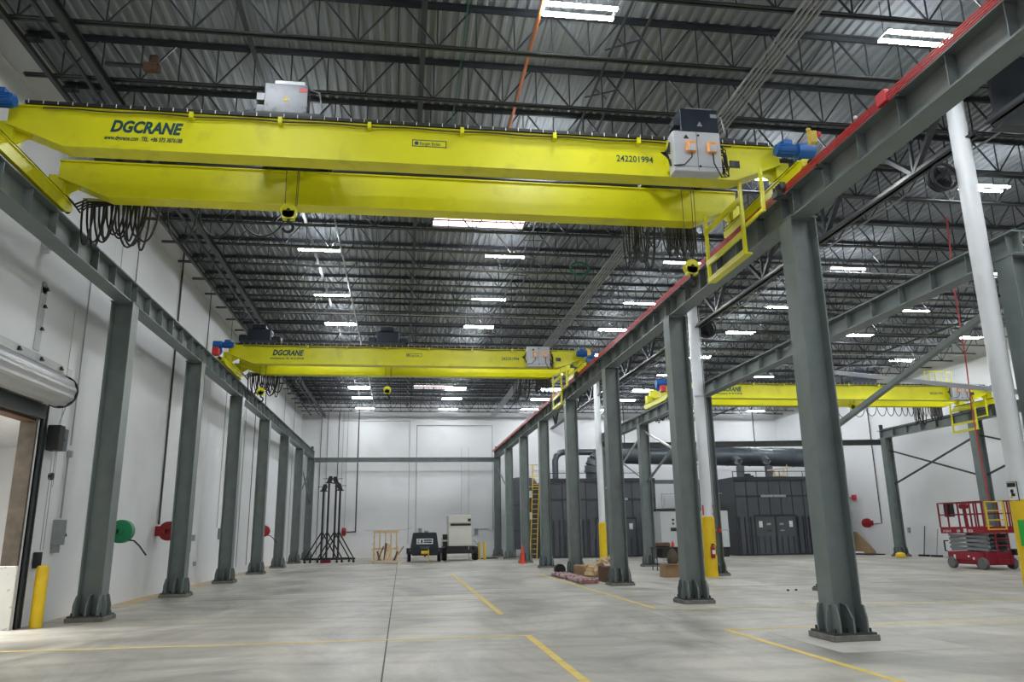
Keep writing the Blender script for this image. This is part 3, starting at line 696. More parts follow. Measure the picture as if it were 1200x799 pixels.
        MB().cyl((-.5, 1.0, .32), (.5, 1.0, .32), .19, 24).cyl((-.54, 1.0, .32), (-.5, 1.0, .32), .26, 24).cyl((.5, 1.0, .32), (.54, 1.0, .32), .26, 24).build('rope_drum', M['navy'], h)
        MB().cyl((-.42, .62, .3), (.08, .62, .3), .14, 18).cyl((.08, .62, .3), (.3, .62, .3), .18, 18).build('hoist_motor', M['navy'], h)
        if boxm:
            q = MB().bbox(-.36, .34, .1, .42, .06, .76 if boxm == 1 else .78, .01).build('electrical_box', M['hoist_grey' if boxm == 1 else 'navy'], h)
            MB().bbox(-.22, .28, .16, .4, .76 if boxm == 1 else .78, .86 if boxm == 1 else .84, .01).build('box_hood', M['conduit'], q)
            MB().prism([(-.06, .44), (.04, .44), (-.01, .53)], 'y', .094, .1).build('warning_triangle', M['yellow_pole' if boxm == 1 else 'conduit'], q)
            MB().box(.2, .32, .094, .1, .62, .69).build('data_sticker', M['red_bar' if boxm == 1 else 'conduit'], q)
            MB().box(-.48, -.36, .12, .36, .2, .36).box(-.48, -.36, .12, .36, .45, .58).build('resistor_box', M['hoist_grey'], q)
            MB().tube([(.35, .3, .8), (.5, .3, .75), (.55, .3, .45)], .015).build('whip_cable', M['conduit'], q)
        else:
            MB().bbox(-.42, .42, -.02, .5, .12, .58, .05).bbox(-.28, .22, .0, .5, .58, .74, .03).bbox(-.7, -.42, .0, .4, .1, .36, .04).bbox(.42, .75, .0, .4, .1, .32, .04).build('electrical_box', M['navy'], h)
        MB().box(-.8, .9, -.22, -.16, -.03, .0).build('cable_guide', M['chrome'], h)
        zb = zh-(zr+z0+.72); zt = .2
        rp = MB()
        for dx, dy in ((-.07, 0), (.1, .02), (.13, -.02)): rp.cyl((dx*1.2, 1.0+dy, zt), (dx, 1.0+dy, zb+.1), .007, 5)
        rp.build('wire_rope', M['conduit_dark'], h)
        hb_ = MB().cyl((-0, .93, zb), (0, 1.07, zb), .135, 22).box(-.1, .1, .93, 1.07, zb-.14, zb).build('hook_block', M['yellow'], h, 'yellow hook block')
        MB().cyl((0, .91, zb), (0, 1.09, zb), .03, 12).build('axle', M['black'], hb_)
        hk = [(0, 1, zb-.1), (0, 1, zb-.2)]+[(.085*math.sin(a), 1, zb-.285+.085*math.cos(a)) for a in [0.3+k*.42 for k in range(11)]]
        MB().tube(hk, .026, 8).build('hook', M['black'], hb_)
    return t
crane(XL, XR, 11.45, 7.175, 'nearest yellow double-girder bridge crane across the left bay', [(-2.02, 1, 'hoist trolley with a silver-grey box near the left end of the nearest crane', 6.98), (5.13, 2, 'hoist trolley with a dark blue box above the cabinet of the nearest crane', 6.22)])
crane(XL, XR, 26.95, 7.175, 'second yellow double-girder bridge crane farther down the left bay', [(-5.1, 0, 'dark hoist trolley at the left end of the second crane', 6.62), (-.62, 0, 'dark hoist trolley left of the middle of the second crane', 6.72)],
      festgap=[-4.6, -4.3, -4.0])
crane(XC, XD, 31.0, 6.825, 'yellow double-girder bridge crane in the right bay', [(20.3, 0, 'dark hoist trolley on the right bay crane', 6.95)],
      festgap=[.6, 1.5, 2.3, 3.0, 3.6, 4.1, 4.5, 4.9, 5.2, 5.5])
# railing standing on crane three
t = thing('service_railing', (25.4, 32.9, 7.78), 'thin yellow service railing above the right end of the right bay crane', 'railing')
r = MB()
for i in range(6): r.bar((-.7+.28*i, 0, 0), (-.7+.28*i, 0, 1.0), .03)
r.bar((-.7, 0, 1.0), (.7, 0, 1.0), .03).bar((-.7, 0, .5), (.7, 0, .5), .03)
r.build('railing', M['yellow'], t)

# ------------------------------------------------------------------ left wall equipment
def reel(c, m, lab, ax, tail=True):
    t = thing('hose_reel', c, lab, 'hose reel')
    k = 1 if ax == 'x+' else -1
    if ax in ('x+', 'x-'):
        MB().box(min(0, k*.12), max(0, k*.12), -.12, .12, -.14, .14).box(min(k*.1, k*.34), max(k*.1, k*.34), -.17, -.14, -.05, .05).build('mounting_bracket', M[m], t)
        MB().lathe((k*.36, 0, 0), [(0, -.14), (.20, -.14), (.27, -.11), (.27, .11), (.20, .14), (0, .14)], 30, 'y').build('drum', M[m], t)
        MB().lathe((k*.36, 0, 0), [(0, -.17), (.07, -.17), (.08, -.139), (0, -.139)], 16, 'y').build('hub', M[m], t)
        if tail: MB().tube([(k*.52, 0, -.20), (k*.66, 0, -.22), (k*.80, -.02, -.34), (k*.98, -.05, -.56)], .02).build('hose_tail', M['black'], t)
    else:
        MB().lathe((0, -.36, 0), [(0, -.14), (.2, -.14), (.27, -.1), (.27, .1), (.2, .14), (0, .14)], 24, 'x').box(-.1, .1, -.12, 0, -.12, .12).build('drum', M[m], t)
    return t
reel((XW, 20.0, 1.74), 'green', 'green hose reel on the left wall behind the nearest column', 'x+')
reel((XW, 23.9, 1.76), 'reel_red', 'red hose reel on the left wall beside the second column', 'x+', False)
reel((XW, 39.8, 1.8), 'reel_red', 'small red hose reel far down the left wall', 'x+')
reel((-3.85, YB, 1.75), 'reel_red', 'red hose reel on the back wall behind the wooden crate', 'y')
reel((XE, 43.6, 1.78), 'reel_red', 'red hose reel on the right wall above the leaning cardboard', 'x-', False)
def vpipe(x, y, z0, z1, r, m, lab, extra=None):
    b = MB().tube([(x, y, z0), (x, y, z1)], r)
    if extra: b.tube(extra, r)
    solo(b, 'wall_conduit', M[m], lab, 'conduit')
xw = XW+.04
for y, z0, r, m, lab in ((16.75, 2.6, .008, 'conduit', 'thin cord running down the left wall beside the roller door'), (17.35, 3.5, .022, 'conduit', 'grey conduit down the left wall beside the roller door'),
                         (20.05, 1.95, .016, 'conduit_dark', 'thin dark pipe down the left wall to the green hose reel'), (18.95, .3, .012, 'conduit', 'thin pale conduit down the left wall just behind the nearest column'),
                         (23.95, 1.95, .04, 'conduit_dark', 'thick black pipe down the left wall to the first red hose reel'), (27.6, 1.5, .02, 'conduit_dark', 'thin dark pipe on the left wall behind the second column'),
                         (31.2, 1.9, .018, 'conduit', 'thin grey pipe on the left wall in front of the third column'), (35.2, .3, .018, 'conduit', 'thin grey pipe on the left wall behind the third column'),
                         (37.4, .3, .02, 'conduit_dark', 'dark pipe on the left wall near the fourth column'), (39.8, 2.1, .03, 'conduit_dark', 'dark pipe on the left wall to the far red hose reel'),
                         (46.2, 0, .02, 'conduit', 'grey pipe near the far end of the left wall'), (50.3, 0, .02, 'conduit', 'last grey pipe on the left wall')):
    vpipe(xw, y, z0, 10.3 if r > .01 else 6.3, r*.75, m, lab)
vpipe(xw, 17.3, 2.0, 3.4, .018, 'conduit', 'short grey conduit above the disconnect switch on the left wall')
vpipe(xw+.02, 41.6, .1, 1.6, .0, 'conduit', 'x') if False else None
solo(MB().bbox(XW, XW+.08, 46.0, 46.12, .05, 2.0, .01), 'wall_post', M['black'], 'narrow black strip standing against the far left wall', 'post')
for (y, z, w, h, m, lab) in ((17.35, 3.32, .09, .14, 'conduit', 'small grey junction box above the disconnect switch'), (31.75, 1.68, .32, .42, 'grey_box', 'grey electrical box on the left wall beside the third column'),
                             (27.9, 1.55, .1, .2, 'conduit', 'small grey outlet box right of the second column'), (28.3, .7, .1, .14, 'conduit', 'low grey outlet on the left wall'), (19.3, 1.3, .1, .3, 'grey_box', 'small grey box half hidden by the nearest column'),
                             (27.4, 1.3, .1, .42, 'green', 'small green box right of the second column')):
    solo(MB().bbox(XW, XW+.1, y-w/2, y+w/2, z-h/2, z+h/2, .008), 'wall_box', M[m], lab, 'electrical box')
t = thing('disconnect_switch', (XW, 17.2, 1.72), 'grey disconnect switch with a side lever on the left wall beside the nearest column', 'switch')
MB().bbox(0, .16, -.14, .14, -.25, .25, .01).build('enclosure', M['grey_box'], t)
MB().box(0, .12, -.1, .04, -.4, -.25).build('fitting', M['grey_box'], t)
MB().cyl((.1, .14, .05), (.1, .2, .05), .04, 10).bar((.1, .19, .05), (.14, .22, -.08), .03).build('lever', M['black'], t)

# roller door
door = struct('door_1', MB().box(XW-.02, XW+.06, 15.93, 15.98, 0, 4.15).box(XW, XW+.03, 15.93, 16.12, 0, 4.15).box(XW, XW+.06, 16.08, 16.12, 0, 4.15).box(XW-.35, XW+.10, 11.2, 15.93, 3.85, 4.12), M['steel_dark'])
prof = []
for k in range(40):
    a = 2*PI*k/40; rr = .285+(.018 if k % 4 < 2 else 0)
    prof.append((XW+.30+rr*math.cos(a), 4.40+rr*math.sin(a)))
MB().prism(prof, 'y', 9.0, 15.92).build('door_coil', M['slat'], door)
MB().prism([(XW+.30+.325*math.cos(a*PI/12), 4.40+.325*math.sin(a*PI/12)) for a in range(24)], 'y', 15.92, 15.96).build('end_bracket', M['black'], door)
MB().box(XW, XW+.25, 9.0, 15.92, 4.66, 4.72).build('coil_hood', M['slat'], door)
MB().box(XW-.30, XW-.02, 11.2, 15.83, 3.80, 3.86).build('bottom_bar', M['brown'], door)
solo(MB().box(XW-.31, XW-.02, 15.83, 15.9, 1.12, 3.8), 'timber_jamb', M['wood_old'], 'weathered timber post lining the roller door opening', 'timber post')
solo(MB().bbox(XW-.33, XW+.01, 15.79, 15.89, 0, 1.12, .01), 'jamb_guard', M['guard'], 'chipped white steel guard at the foot of the timber post', 'guard')
t = thing('wall_strip', (XW, 14.0, 4.95), 'grey bolted flashing strip on the left wall above the roller door', 'flashing')
MB().box(0, .03, -5, 3.0, -.06, .10).build('strip', M['slat'], t)
for k in range(9): MB().prism([(-4.8+.9*k, -.02), (-4.66+.9*k, .0), (-4.78+.9*k, .06)], 'x', .03, .07).build('bolt', M['black'], t)
t = thing('wall_strip', (XW, 15.35, 5.0), 'pale vertical bolted strip on the left wall above the roller door', 'flashing')
MB().box(0, .02, -.12, .12, .1, 1.35).cyl((0, 0, 1.35), (.02, 0, 1.35), .12, 16).build('strip', M['slat'], t)
for z in (.5, .95, 1.3): MB().prism([(.02, z), (.14, z+.02), (.05, z+.07)], 'x', .02, .06).build('bolt', M['black'], t)
t = thing('door_operator', (XW+.05, 16.28, 3.28), 'black motor operator box hanging beside the roller door coil', 'door motor')
MB().bbox(0, .24, -.12, .12, 0, .5, .015).build('housing', M['black'], t)
MB().bbox(.02, .22, .12, .34, .02, .46, .01).build('side_cover', M['hoist_grey'], t)
MB().cyl((.1, 0, -.5), (.16, 0, -.5), .07, 14).build('chain_wheel', M['black'], t)
MB().tube([(.13, -.06, 0), (.13, -.06, -1.9)], .008).tube([(.13, .06, 0), (.13, .06, -1.9)], .008).tube([(.1, .1, .5), (.1, .35, .95)], .01).build('chain', M['conduit'], t)
solo(MB().bbox(XW+.01, XW+.12, 16.35, 16.5, 1.05, 1.35, .01), 'wall_box', M['black'], 'small black box low beside the roller door above the yellow bollard', 'electrical box')
solo(MB().lathe((XW+.3, 16.15, 0), [(.11, 0), (.11, 1.05), (.09, 1.1), (.0, 1.12)], 24), 'bollard', M['yellow_pole'], 'yellow round bollard beside the roller door', 'bollard')
solo(MB().cyl((XW+.05, 15.1, 7.1), (XW+.55, 15.1, 7.1), .07, 16).cyl((XW+.5, 15.1, 7.1), (XW+.55, 15.1, 7.1), .1, 16).bar((XW, 15.1, 7.1), (XW+.1, 15.1, 7.1), .2), 'wall_spout', M['white_pole'], 'short white pipe stub high on the left wall below the runway', 'pipe')

# ------------------------------------------------------------------ back wall conduits
by = YB-.05
for x, r, m, z0, lab in ((-5.65, .02, 'conduit_dark', .3, 'first'), (-5.2, .02, 'conduit', .3, 'second'), (-4.45, .025, 'conduit_dark', .3, 'third'), (-4.15, .015, 'conduit', 2.1, 'fourth'), (-3.85, .015, 'conduit', 2.1, 'fifth')):
    vpipe(x, by, z0, 10.0, r, m, '%s vertical conduit from the left on the back wall' % lab)
vpipe(-3.1, by, 1.7, 10.2, .04, 'conduit_dark', 'thick black pipe running down the back wall', [(-3.1, by, 1.75), (-3.7, by, 1.72)])
vpipe(.45, by, .9, 9.3, .018, 'conduit', 'thin conduit above the dark generator, left of two', [(.45, by, 9.3), (-4.3, by, 9.3)])
vpipe(.95, by, 1.7, 9.0, .025, 'conduit', 'conduit above the dark generator with a square loop across the back wall', [(.95, by, 9.0), (6.3, by, 9.0), (6.3, by, 1.7), (6.0, by, 1.68)])
vpipe(4.1, by, 2.6, 7.4, .01, 'conduit', 'thin wire above the white compressor, left of two')
vpipe(4.6, by, 2.6, 7.4, .01, 'conduit', 'thin wire above the white compressor, right of two')
solo(MB().bbox(5.0, 5.25, YB-.12, YB, 1.4, 1.85, .01).tube([(5.25, YB-.06, 1.8), (6.0, YB-.06, 1.8)], .03), 'wall_box', M['grey_box'], 'grey box with a side pipe on the back wall right of the white compressor', 'electrical box')

# ------------------------------------------------------------------ objects along the back wall
def gantry_leg(x, y, lab, flip=1, hh=4.7, rz=0):
    t = thing('gantry_leg', (x, y, 0), lab, 'gantry leg', 'black tripod gantry legs', rz)
    MB().bar((-1.0, 0, .22), (1.0, 0, .22), .09, .11).build('base_beam', M['black'], t)
    MB().bar((0, 0, .2), (0, 0, hh-.3), .11).build('post', M['black'], t)
    for s in (-1, 1): MB().bar((s*.88, 0, .28), (0, 0, 1.75), .07).build('brace', M['black'], t)
    MB().box(-.2, .2, -.14, .14, hh-.32, hh-.26).prism([(-.14*flip, hh-.26), (.12*flip, hh-.26), (.2*flip, hh-.08), (.16*flip, hh+.1), (-.02*flip, hh+.1)], 'y', -.07, .07).bar((-.35, 0, hh-.05), (.35, 0, hh-.02), .03).build('head_plate', M['black'], t)
    for s in (-1, 1):
        c = MB().cyl((s*.9, -.03, .075), (s*.9, .03, .075), .075, 16).box(s*.9-.04, s*.9+.04, -.045, .045, .09, .17).build('caster', M['black'], t)
    return t
gantry_leg(-4.55, 46.6, 'black tripod gantry leg on casters by the back wall, leftmost of four', 1, 4.35)
gantry_leg(-4.3, 47.1, 'black tripod gantry leg on casters by the back wall, second from the left', 1, 4.85)
gantry_leg(-3.92, 47.5, 'black tripod gantry leg on casters by the back wall, third from the left', -1, 4.85)
gantry_leg(-3.62, 46.8, 'black tripod gantry leg on casters by the back wall, rightmost of four', -1, 4.4)
solo(MB().bbox(-4.6, -4.0, 46.72, 46.98, 0, .16, .03), 'tool_box', M['reel_red'], 'small red box on the floor between the gantry legs', 'box')
# open crate of pine
t = thing('wooden_crate', (-.85, 44.6, 0), 'open pine crate frame with upright slats on a pallet near the back wall', 'crate')
b = MB()
for i in range(5): b.box(-.7+.31*i, -.62+.31*i, .5, .54, .14, 1.72)
b.build('back_slats', M['wood'], t)
MB().box(-.74, .70, .48, .56, 1.62, 1.76).build('top_rail', M['wood'], t)
MB().box(-.74, .70, .46, .5, .72, .82).box(-.74, -.66, -.5, .5, 1.0, 1.08).build('middle_rail', M['wood'], t)
b = MB()
for i in range(6): b.box(-.75, .72, -.5+.19*i, -.37+.19*i, .11, .14)
for x in (-.75, -.05, .62): b.box(x, x+.1, -.5, .55, .0, .11)
b.build('pallet_base', M['wood'], t)
for s in (-.74, .62): MB().bar((s+.04, -.4, .14), (s+.04, .5, .9), .07, .03).build('side_brace', M['wood'], t)
random.seed(11)
for k in range(13):
    x = random.uniform(-.5, .5); a = random.uniform(-.6, .6); L_ = random.uniform(.5, .95)
    p = Vector((-.85+x, 44.45+random.uniform(-.2, .3), .16)); q = p+Vector((math.sin(a)*L_, .12, math.cos(a)*L_))
    solo(MB().bar(p, q, .13, .03), 'scrap_board', M['wood' if k % 3 else 'brown'], 'loose pine board leaning in the open crate', 'board', 'loose boards in the crate')
for k, (x0, y0, x1, y1) in enumerate(((-1.95, 44.1, -1.5, 44.3), (.05, 43.9, .55, 44.1), (-.02, 44.6, .45, 44.3))):
    solo(MB().bar((x0, y0, .02), (x1, y1, .02), .09, .03), 'scrap_board', M['wood'], 'pine board lying flat on the floor, ' + ('left of the crate' if k == 0 else 'right of the crate'), 'board', None if k == 0 else 'boards on the floor right of the crate')
solo(MB().tube([(-2.1, 44.9, 1.79), (-.9, 45.1, 1.775), (.1, 45.1, 1.78), (.6, 44.8, 1.9)], .012), 'thin_rod', M['conduit'], 'thin bent rod lying across the top of the crate', 'rod')
def wheel(mb_, hub, c, r, w, t, hm='wheel_grey'):
    x, y, z = c
    o = MB().lathe((x-w/2, y, z), [(r*.6, 0), (r*.93, 0), (r, w*.2), (r, w*.8), (r*.93, w), (r*.6, w)], 24, 'x').build('wheel', M['tyre'], t)
    MB().cyl((x-w*.3, y, z), (x+w*.3, y, z), r*.58, 20).build('hub', M[hm], o)
# dark trailer generator
t = thing('trailer_generator', (1.32, 45.9, 0), 'dark navy towable generator with a white sign by the back wall', 'generator')
MB().prism([(-.84, .42), (.84, .42), (.66, 1.58), (.6, 1.62), (-.6, 1.62), (-.66, 1.58)], 'y', -.8, 1.2).build('canopy', M['navy'], t)
MB().box(-.7, .7, -.9, 1.3, .36, .44).bar((0, -.9, .4), (0, -1.4, .35), .1).build('chassis', M['black'], t)
for s in (-1, 1):
    wheel(None, None, (s*.86, .3, .34), .34, .2, t)
    MB().box(s*.86-.16, s*.86+.16, -.2, .8, .70, .75).box(s*.86-.16, s*.86+.16, -.24, -.2, .45, .75).build('fender', M['navy'], t)
    MB().cyl((s*.78, -.26, .62), (s*.78, -.24, .62), .07, 14).build('lamp', M['sign_white'], t)
g = MB().box(-.46, .46, -.81, -.802, .98, 1.28).build('sign_plate', M['sign_white'], t)
MB().box(-.40, -.36, -.815, -.81, 1.03, 1.23).box(-.36, -.28, -.815, -.81, 1.19, 1.23).box(-.36, -.28, -.815, -.81, 1.03, 1.07).box(-.22, -.12, -.815, -.81, 1.03, 1.23).box(-.06, .40, -.815, -.81, 1.15, 1.23).box(-.06, .40, -.815, -.81, 1.04, 1.11).build('sign_print', M['navy'], g)
MB().prism([(-.3, .86), (.3, .86), (.2, .70), (-.2, .70)], 'y', -.812, -.802).build('grille', M['hoist_grey'], t)
MB().cyl((-.25, 0, 1.6), (-.25, 0, 1.86), .1, 14).build('exhaust', M['grey_box'], t)
MB().cyl((.1, 0, 1.62), (.1, 0, 1.72), .12, 14).build('cap', M['grey_box'], t)
MB().tube([(.2, -1.35, .02), (.2, -1.35, .72)], .03).box(.14, .26, -1.42, -1.28, 0, .03).build('jack_stand', M['yellow_pole'], t)
MB().box(-.2, .2, -1.0, -.9, .45, .62).build('coupler', M['yellow_pole'], t)
# white compressor trailer
t = thing('trailer_compressor', (3.45, 46.8, 0), 'tall cream-white compressor cabinet on a wheeled chassis by the back wall', 'compressor')
MB().bbox(-.72, .62, -.6, 1.3, .82, 2.12, .02).build('enclosure', M['cream'], t)
MB().bbox(-.74, .64, -.62, 1.3, 2.13, 2.58, .03).build('upper_hood', M['cream'], t)
MB().box(-.62, .58, -.63, -.6, 1.98, 2.10).build('vent_slot', M['black'], t)
MB().box(.40, .58, -.64, -.62, 2.22, 2.38).build('gauge_panel', M['black'], t)
MB().box(-.8, .7, -.7, 1.4, .58, .82).box(-.85, .8, -.75, -.65, .4, .62).bar((-.9, -.7, .55), (.9, -.7, .55), .06).build('chassis', M['black'], t)
for s in (-1, 1): wheel(None, None, (s*.92, .1, .40), .40, .26, t)
for s in (-1, 1): wheel(None, None, (s*.92, 1.0, .40), .40, .26, t)
b2 = MB().bbox(-1.05, -.78, -.5, -.1, 1.18, 1.5, .02).bbox(-1.05, -.78, -.5, -.1, .82, 1.1, .02).build('battery_box', M['black'], t)
MB().box(-1.05, -.78, -.5, -.1, 1.1, 1.18).box(-1.15, -1.05, -.35, -.25, .8, 1.3).build('fuel_can', M['cream'], t)
MB().bar((.75, -.5, 1.15), (1.0, -.5, .85), .05).bar((.45, -.7, 0), (.45, -.7, .85), .05).build('hitch_bar', M['grey_box'], t)
solo(MB().lathe((4.95, 47.2, 0), [(.075, 0), (.075, .98), (.05, 1.02), (0, 1.03)], 16), 'bollard', M['yellow_pole'], 'thin yellow bollard right of the cream compressor, right one of two', 'bollard')
solo(MB().lathe((4.72, 48.0, 0), [(.06, 0), (.06, .98), (.04, 1.02), (0, 1.03)], 16), 'bollard', M['yellow_pole'], 'thin yellow bollard right of the cream compressor, left one of two', 'bollard')
solo(MB().box(4.6, 5.9, 48.3, 49.0, 0, .04).box(5.2, 5.9, 49.2, 50, 0, .05), 'floor_mat', M['black'], 'dark mat on the floor behind the thin yellow bollards', 'mat')

# traffic cone
t = thing('traffic_cone', (6.20, 40.45, 0), 'orange-red traffic cone between two far middle columns', 'cone')
MB().box(-.19, .19, -.19, .19, 0, .03).build('base', M['cone'], t)
MB().lathe((0, 0, 0), [(.14, .03), (.025, .86), (.02, .88)], 20).build('body', M['cone'], t)

# dust collector tank and ladder
t = thing('dust_collector', (7.75, 50.2, 0), 'dark grey upright tank standing behind the far middle columns', 'tank')
MB().lathe((0, 0, 0), [(.95, .5), (.95, 4.7), (.8, 4.95), (.3, 5.05), (0, 5.05)], 32).build('shell', M['booth'], t)
for a in range(4): MB().bar((.8*math.cos(a*PI/2+.7), .8*math.sin(a*PI/2+.7), 0), (.8*math.cos(a*PI/2+.7), .8*math.sin(a*PI/2+.7), .6), .12).build('leg', M['booth'], t)
for z in (1.6, 3.2): MB().cyl((0, 0, z), (0, 0, z+.05), .97, 32).build('band', M['booth_rib'], t)
t = thing('caged_ladder', (7.75, 46.3, 0), 'yellow caged ladder leaning up beside the charcoal booth', 'ladder')
b = MB()
P0, P1 = Vector((0, 0, 0)), Vector((.32, .1, 5.5))
for s in (-1, 1): b.bar(P0+Vector((s*.2, 0, 0)), P1+Vector((s*.2, 0, 0)), .035)
b.build('stiles', M['yellow_pole'], t)
for k in range(1, 19): p = P0.lerp(P1, k/19); MB().bar(p-Vector((.2, 0, 0)), p+Vector((.2, 0, 0)), .025).build('rung', M['yellow_pole'], t)
b = MB()
for z in (4.2, 4.8, 5.5): b.bar((-.35, -.22, z), (.35, -.22, z), .04).bar((-.35, -.22, z), (-.35, .22, z), .04)
b.bar((-.35, -.22, 4.2), (-.35, -.22, 5.5), .04).bar((0, -.22, 4.2), (0, -.22, 5.5), .035)
b.build('cage', M['yellow_pole'], t)
t = thing('filter_unit', (8.0, 47.6, 0), 'narrow dark filter stack with small pale boxes beside the caged ladder', 'filter unit')
MB().box(-.1, .55, -.3, .4, 0, 4.4).build('frame', M['booth_rib'], t)
for k, z in enumerate((3.6, 2.9, 2.3)): MB().bbox(-.28, -.1, -.3, .1, z, z+.42, .02).build('pale_box', M['cabinet' if k % 2 == 0 else 'brown'], t)

# charcoal booths
def booth(x0, x1, y0, y1, H, lab, door):
    t = thing('paint_booth', (x0, y0, 0), lab, 'booth'); W = x1-x0
    MB().box(0, W, 0, y1-y0, 0, H).build('enclosure', M['booth'], t)
    MB().box(-.04, W+.04, -.08, .02, H-.22, H).box(0, W, -.05, 0, 3.40, 3.50).box(0, W, -.05, 0, .02, .12).build('front_rails', M['booth_rib'], t)
    n = round(W/.74); st = W/n
    b = MB()
    for i in range(n+1): b.box(i*st-.02, i*st+.02, -.04, 0, .1, H-.2)
    b.build('panel_seams', M['booth_rib'], t)
    d0, d1 = door
    b = MB(); k = 0; x = .12
    while x < W-.05:
        ind = d0-.05 < x < d1+.05
        top = 1.12 if ind else 2.25
        b.prism([(x-.035, .12), (x+.035, .12), (x+.035, top-.04), (x, top), (x-.035, top-.04)], 'y', -.09, 0)
        if not ind: b.box(x-.055, x+.055, -.10, 0, 1.10, 1.22)
        x += .37
    b.build('ribs', M['booth_rib'], t)
    dm = (d0+d1)/2
    for a, c in ((d0, dm-.01), (dm+.01, d1)):
        dd = MB().box(a, c, -.06, -.03, .1, 2.35).build('door', M['booth'], t)
        MB().box(a, c, -.075, -.06, 2.25, 2.35).box(a, a+.05, -.075, -.06, .1, 2.3).box(c-.05, c, -.075, -.06, .1, 2.3).build('door_frame', M['booth_rib'], dd)
        q = a+.35 if a == d0 else c-.35
        MB().box(q-.11, q+.11, -.085, -.075, 1.62, 1.98).build('notice', M['sign_white'], dd)
        q = c-.45 if a == d0 else a+.35
        MB().box(q-.12, q+.12, -.085, -.075, 1.75, 1.86).build('notice', M['paint_faded' if a == d0 else 'conduit'], dd)
        MB().box(q-.1, q+.14, -.10, -.075, 1.40, 1.46).build('latch', M['conduit' if a != d0 else 'black'], dd)
    MB().box(dm-.8, dm-.02, -.09, -.05, 3.38, 3.52).box(dm+.02, dm+.8, -.09, -.05, 3.38, 3.52).build('light_strip', M['conduit'], t)
    b = MB().tube([(0, .1, H+.33), (W, .1, H+.33)], .025)
    k = 0
    while k*1.5 <= W: b.tube([(min(k*1.5, W-.03), .1, H), (min(k*1.5, W-.03), .1, H+.33)], .025); k += 1
    b.build('top_railing', M['steel_dark'], t)
    return t
booth(9.0, 15.6, 46.9, 53.8, 4.72, 'large charcoal booth with double doors behind the far middle columns', (2.75, 5.3))
booth(19.8, 26.3, 44.5, 53.0, 4.6, 'large charcoal booth with double doors and white notices, left of the nearest big column', (1.08, 3.7))
solo(MB().tube([(22.7, 45.3, 4.7), (23.6, 45.3, 4.7)], .05).bar((22.4, 45.3, 5.05), (23.9, 45.3, 5.2), .08).bar((22.9, 45.3, 4.6), (22.8, 45.3, 5.1), .06).bar((23.4, 45.3, 4.6), (23.5, 45.3, 5.15), .06).bar((23.7, 45.3, 4.6), (23.7, 45.3, 5.4), .05), 'wooden_trestle', M['wood'], 'small wooden trestle standing on top of the right charcoal booth', 'trestle')
solo(MB().bbox(20.9, 21.2, 45.1, 45.4, 4.6, 4.85, .02).bbox(21.2, 21.4, 45.1, 45.4, 4.6, 4.73, .02), 'booth_motor', M['booth_rib'], 'small dark motor on top of the right charcoal booth', 'motor')
# ducts
t = thing('exhaust_duct', (0, 0, 0), 'fat grey exhaust duct running horizontally above the booths', 'duct')
DZ = lambda x: 6.27-.27*(x-13)/14
MB().cyl((13.0, 47.5, DZ(13)), (27.4, 47.5, DZ(27.4)), .60, 32).build('main_duct', M['duct'], t)
for k in range(10): xx = 13.3+1.5*k; MB().cyl((xx, 47.5, DZ(xx)), (xx+.05, 47.5, DZ(xx+.05)), .625, 32).build('seam_band', M['duct'], t)
pts = [Vector((13.1, 47.5, 6.27))+Vector((-1.2*math.sin(a), 0, -1.2+1.2*math.cos(a))) for a in [k*PI/2/5 for k in range(6)]]
e = MB()
for k in range(5): e.cyl(pts[k], pts[k+1], .60, 28).cyl(pts[k]-(pts[k+1]-pts[k])*.05, pts[k]+(pts[k+1]-pts[k])*.08, .64, 28)
e.cyl(pts[-1], (11.9, 47.5, 4.73), .5, 28)
e.build('elbow', M['duct'], t)
for x in (21.0, 22.9):
    MB().tube([(x, 47.3, 5.9), (x, 46.6, 5.85), (x, 46.25, 5.65), (x, 46.1, 5.35), (x, 46.1, 4.6)], .25, 20).build('branch_duct', M['duct'], t)
for x in (14.0, 18.4, 22.8):
    MB().bar((x, 47.5, 6.7), (x, 47.5, 9.7), .05).build('hanger', M['conduit_dark'], t)
t = thing('small_duct', (0, 0, 0), 'slim grey duct bending down to the left booth', 'duct')
MB().tube([(9.75, 49, 4.7), (9.75, 49, 6.0), (9.85, 49, 6.3), (10.05, 49, 6.48), (10.3, 49, 6.55), (12.6, 49, 6.55)], .2, 18).build('duct', M['duct'], t)
# control cabinet between the booths
t = thing('machine_cabinet', (14.75, 43.6, 0), 'wide light grey control cabinet with push buttons between the two booths', 'control cabinet')
MB().bbox(0, 4.1, 0, 1.2, .55, 2.62, .02).build('enclosure', M['cabinet'], t)
MB().box(.05, 4.05, .1, 1.1, 0, .55).build('base', M['black'], t)
MB().box(-.05, 4.15, -.05, 1.25, 2.66, 2.76).tube([(-.05, -.02, 2.66), (4.15, -.02, 2.66)], .05).build('cable_trough', M['black'], t)
for x in (1.25, 2.5, 3.2): MB().box(x, x+.015, -.005, .0, .58, 2.6).build('door_seam', M['hoist_grey'], t)
for x, z, r in ((.75, 2.12, .07), (.75, 1.9, .06)): MB().cyl((x, -.04, z), (x, 0, z), r, 14).build('push_button', M['black'], t)
MB().box(.58, .92, -.02, 0, 1.48, 1.68).build('display', M['black'], t)
MB().cyl((2.85, -.03, 1.55), (2.85, 0, 1.55), .12, 16).build('round_label', M['sign_white'], t)
MB().tube([(1.9, -.08, 2.6), (1.95, -.1, 1.7), (1.9, -.08, .6)], .05).build('cable', M['black'], t)
MB().tube([(.2, .1, 3.6), (3.9, .1, 3.6)], .02).cyl((1.2, .06, 3.6), (1.2, .12, 3.6), .1, 14).tube([(.2, .1, 3.6), (.2, .1, 2.6)], .02).build('overhead_pipe', M['conduit'], t)
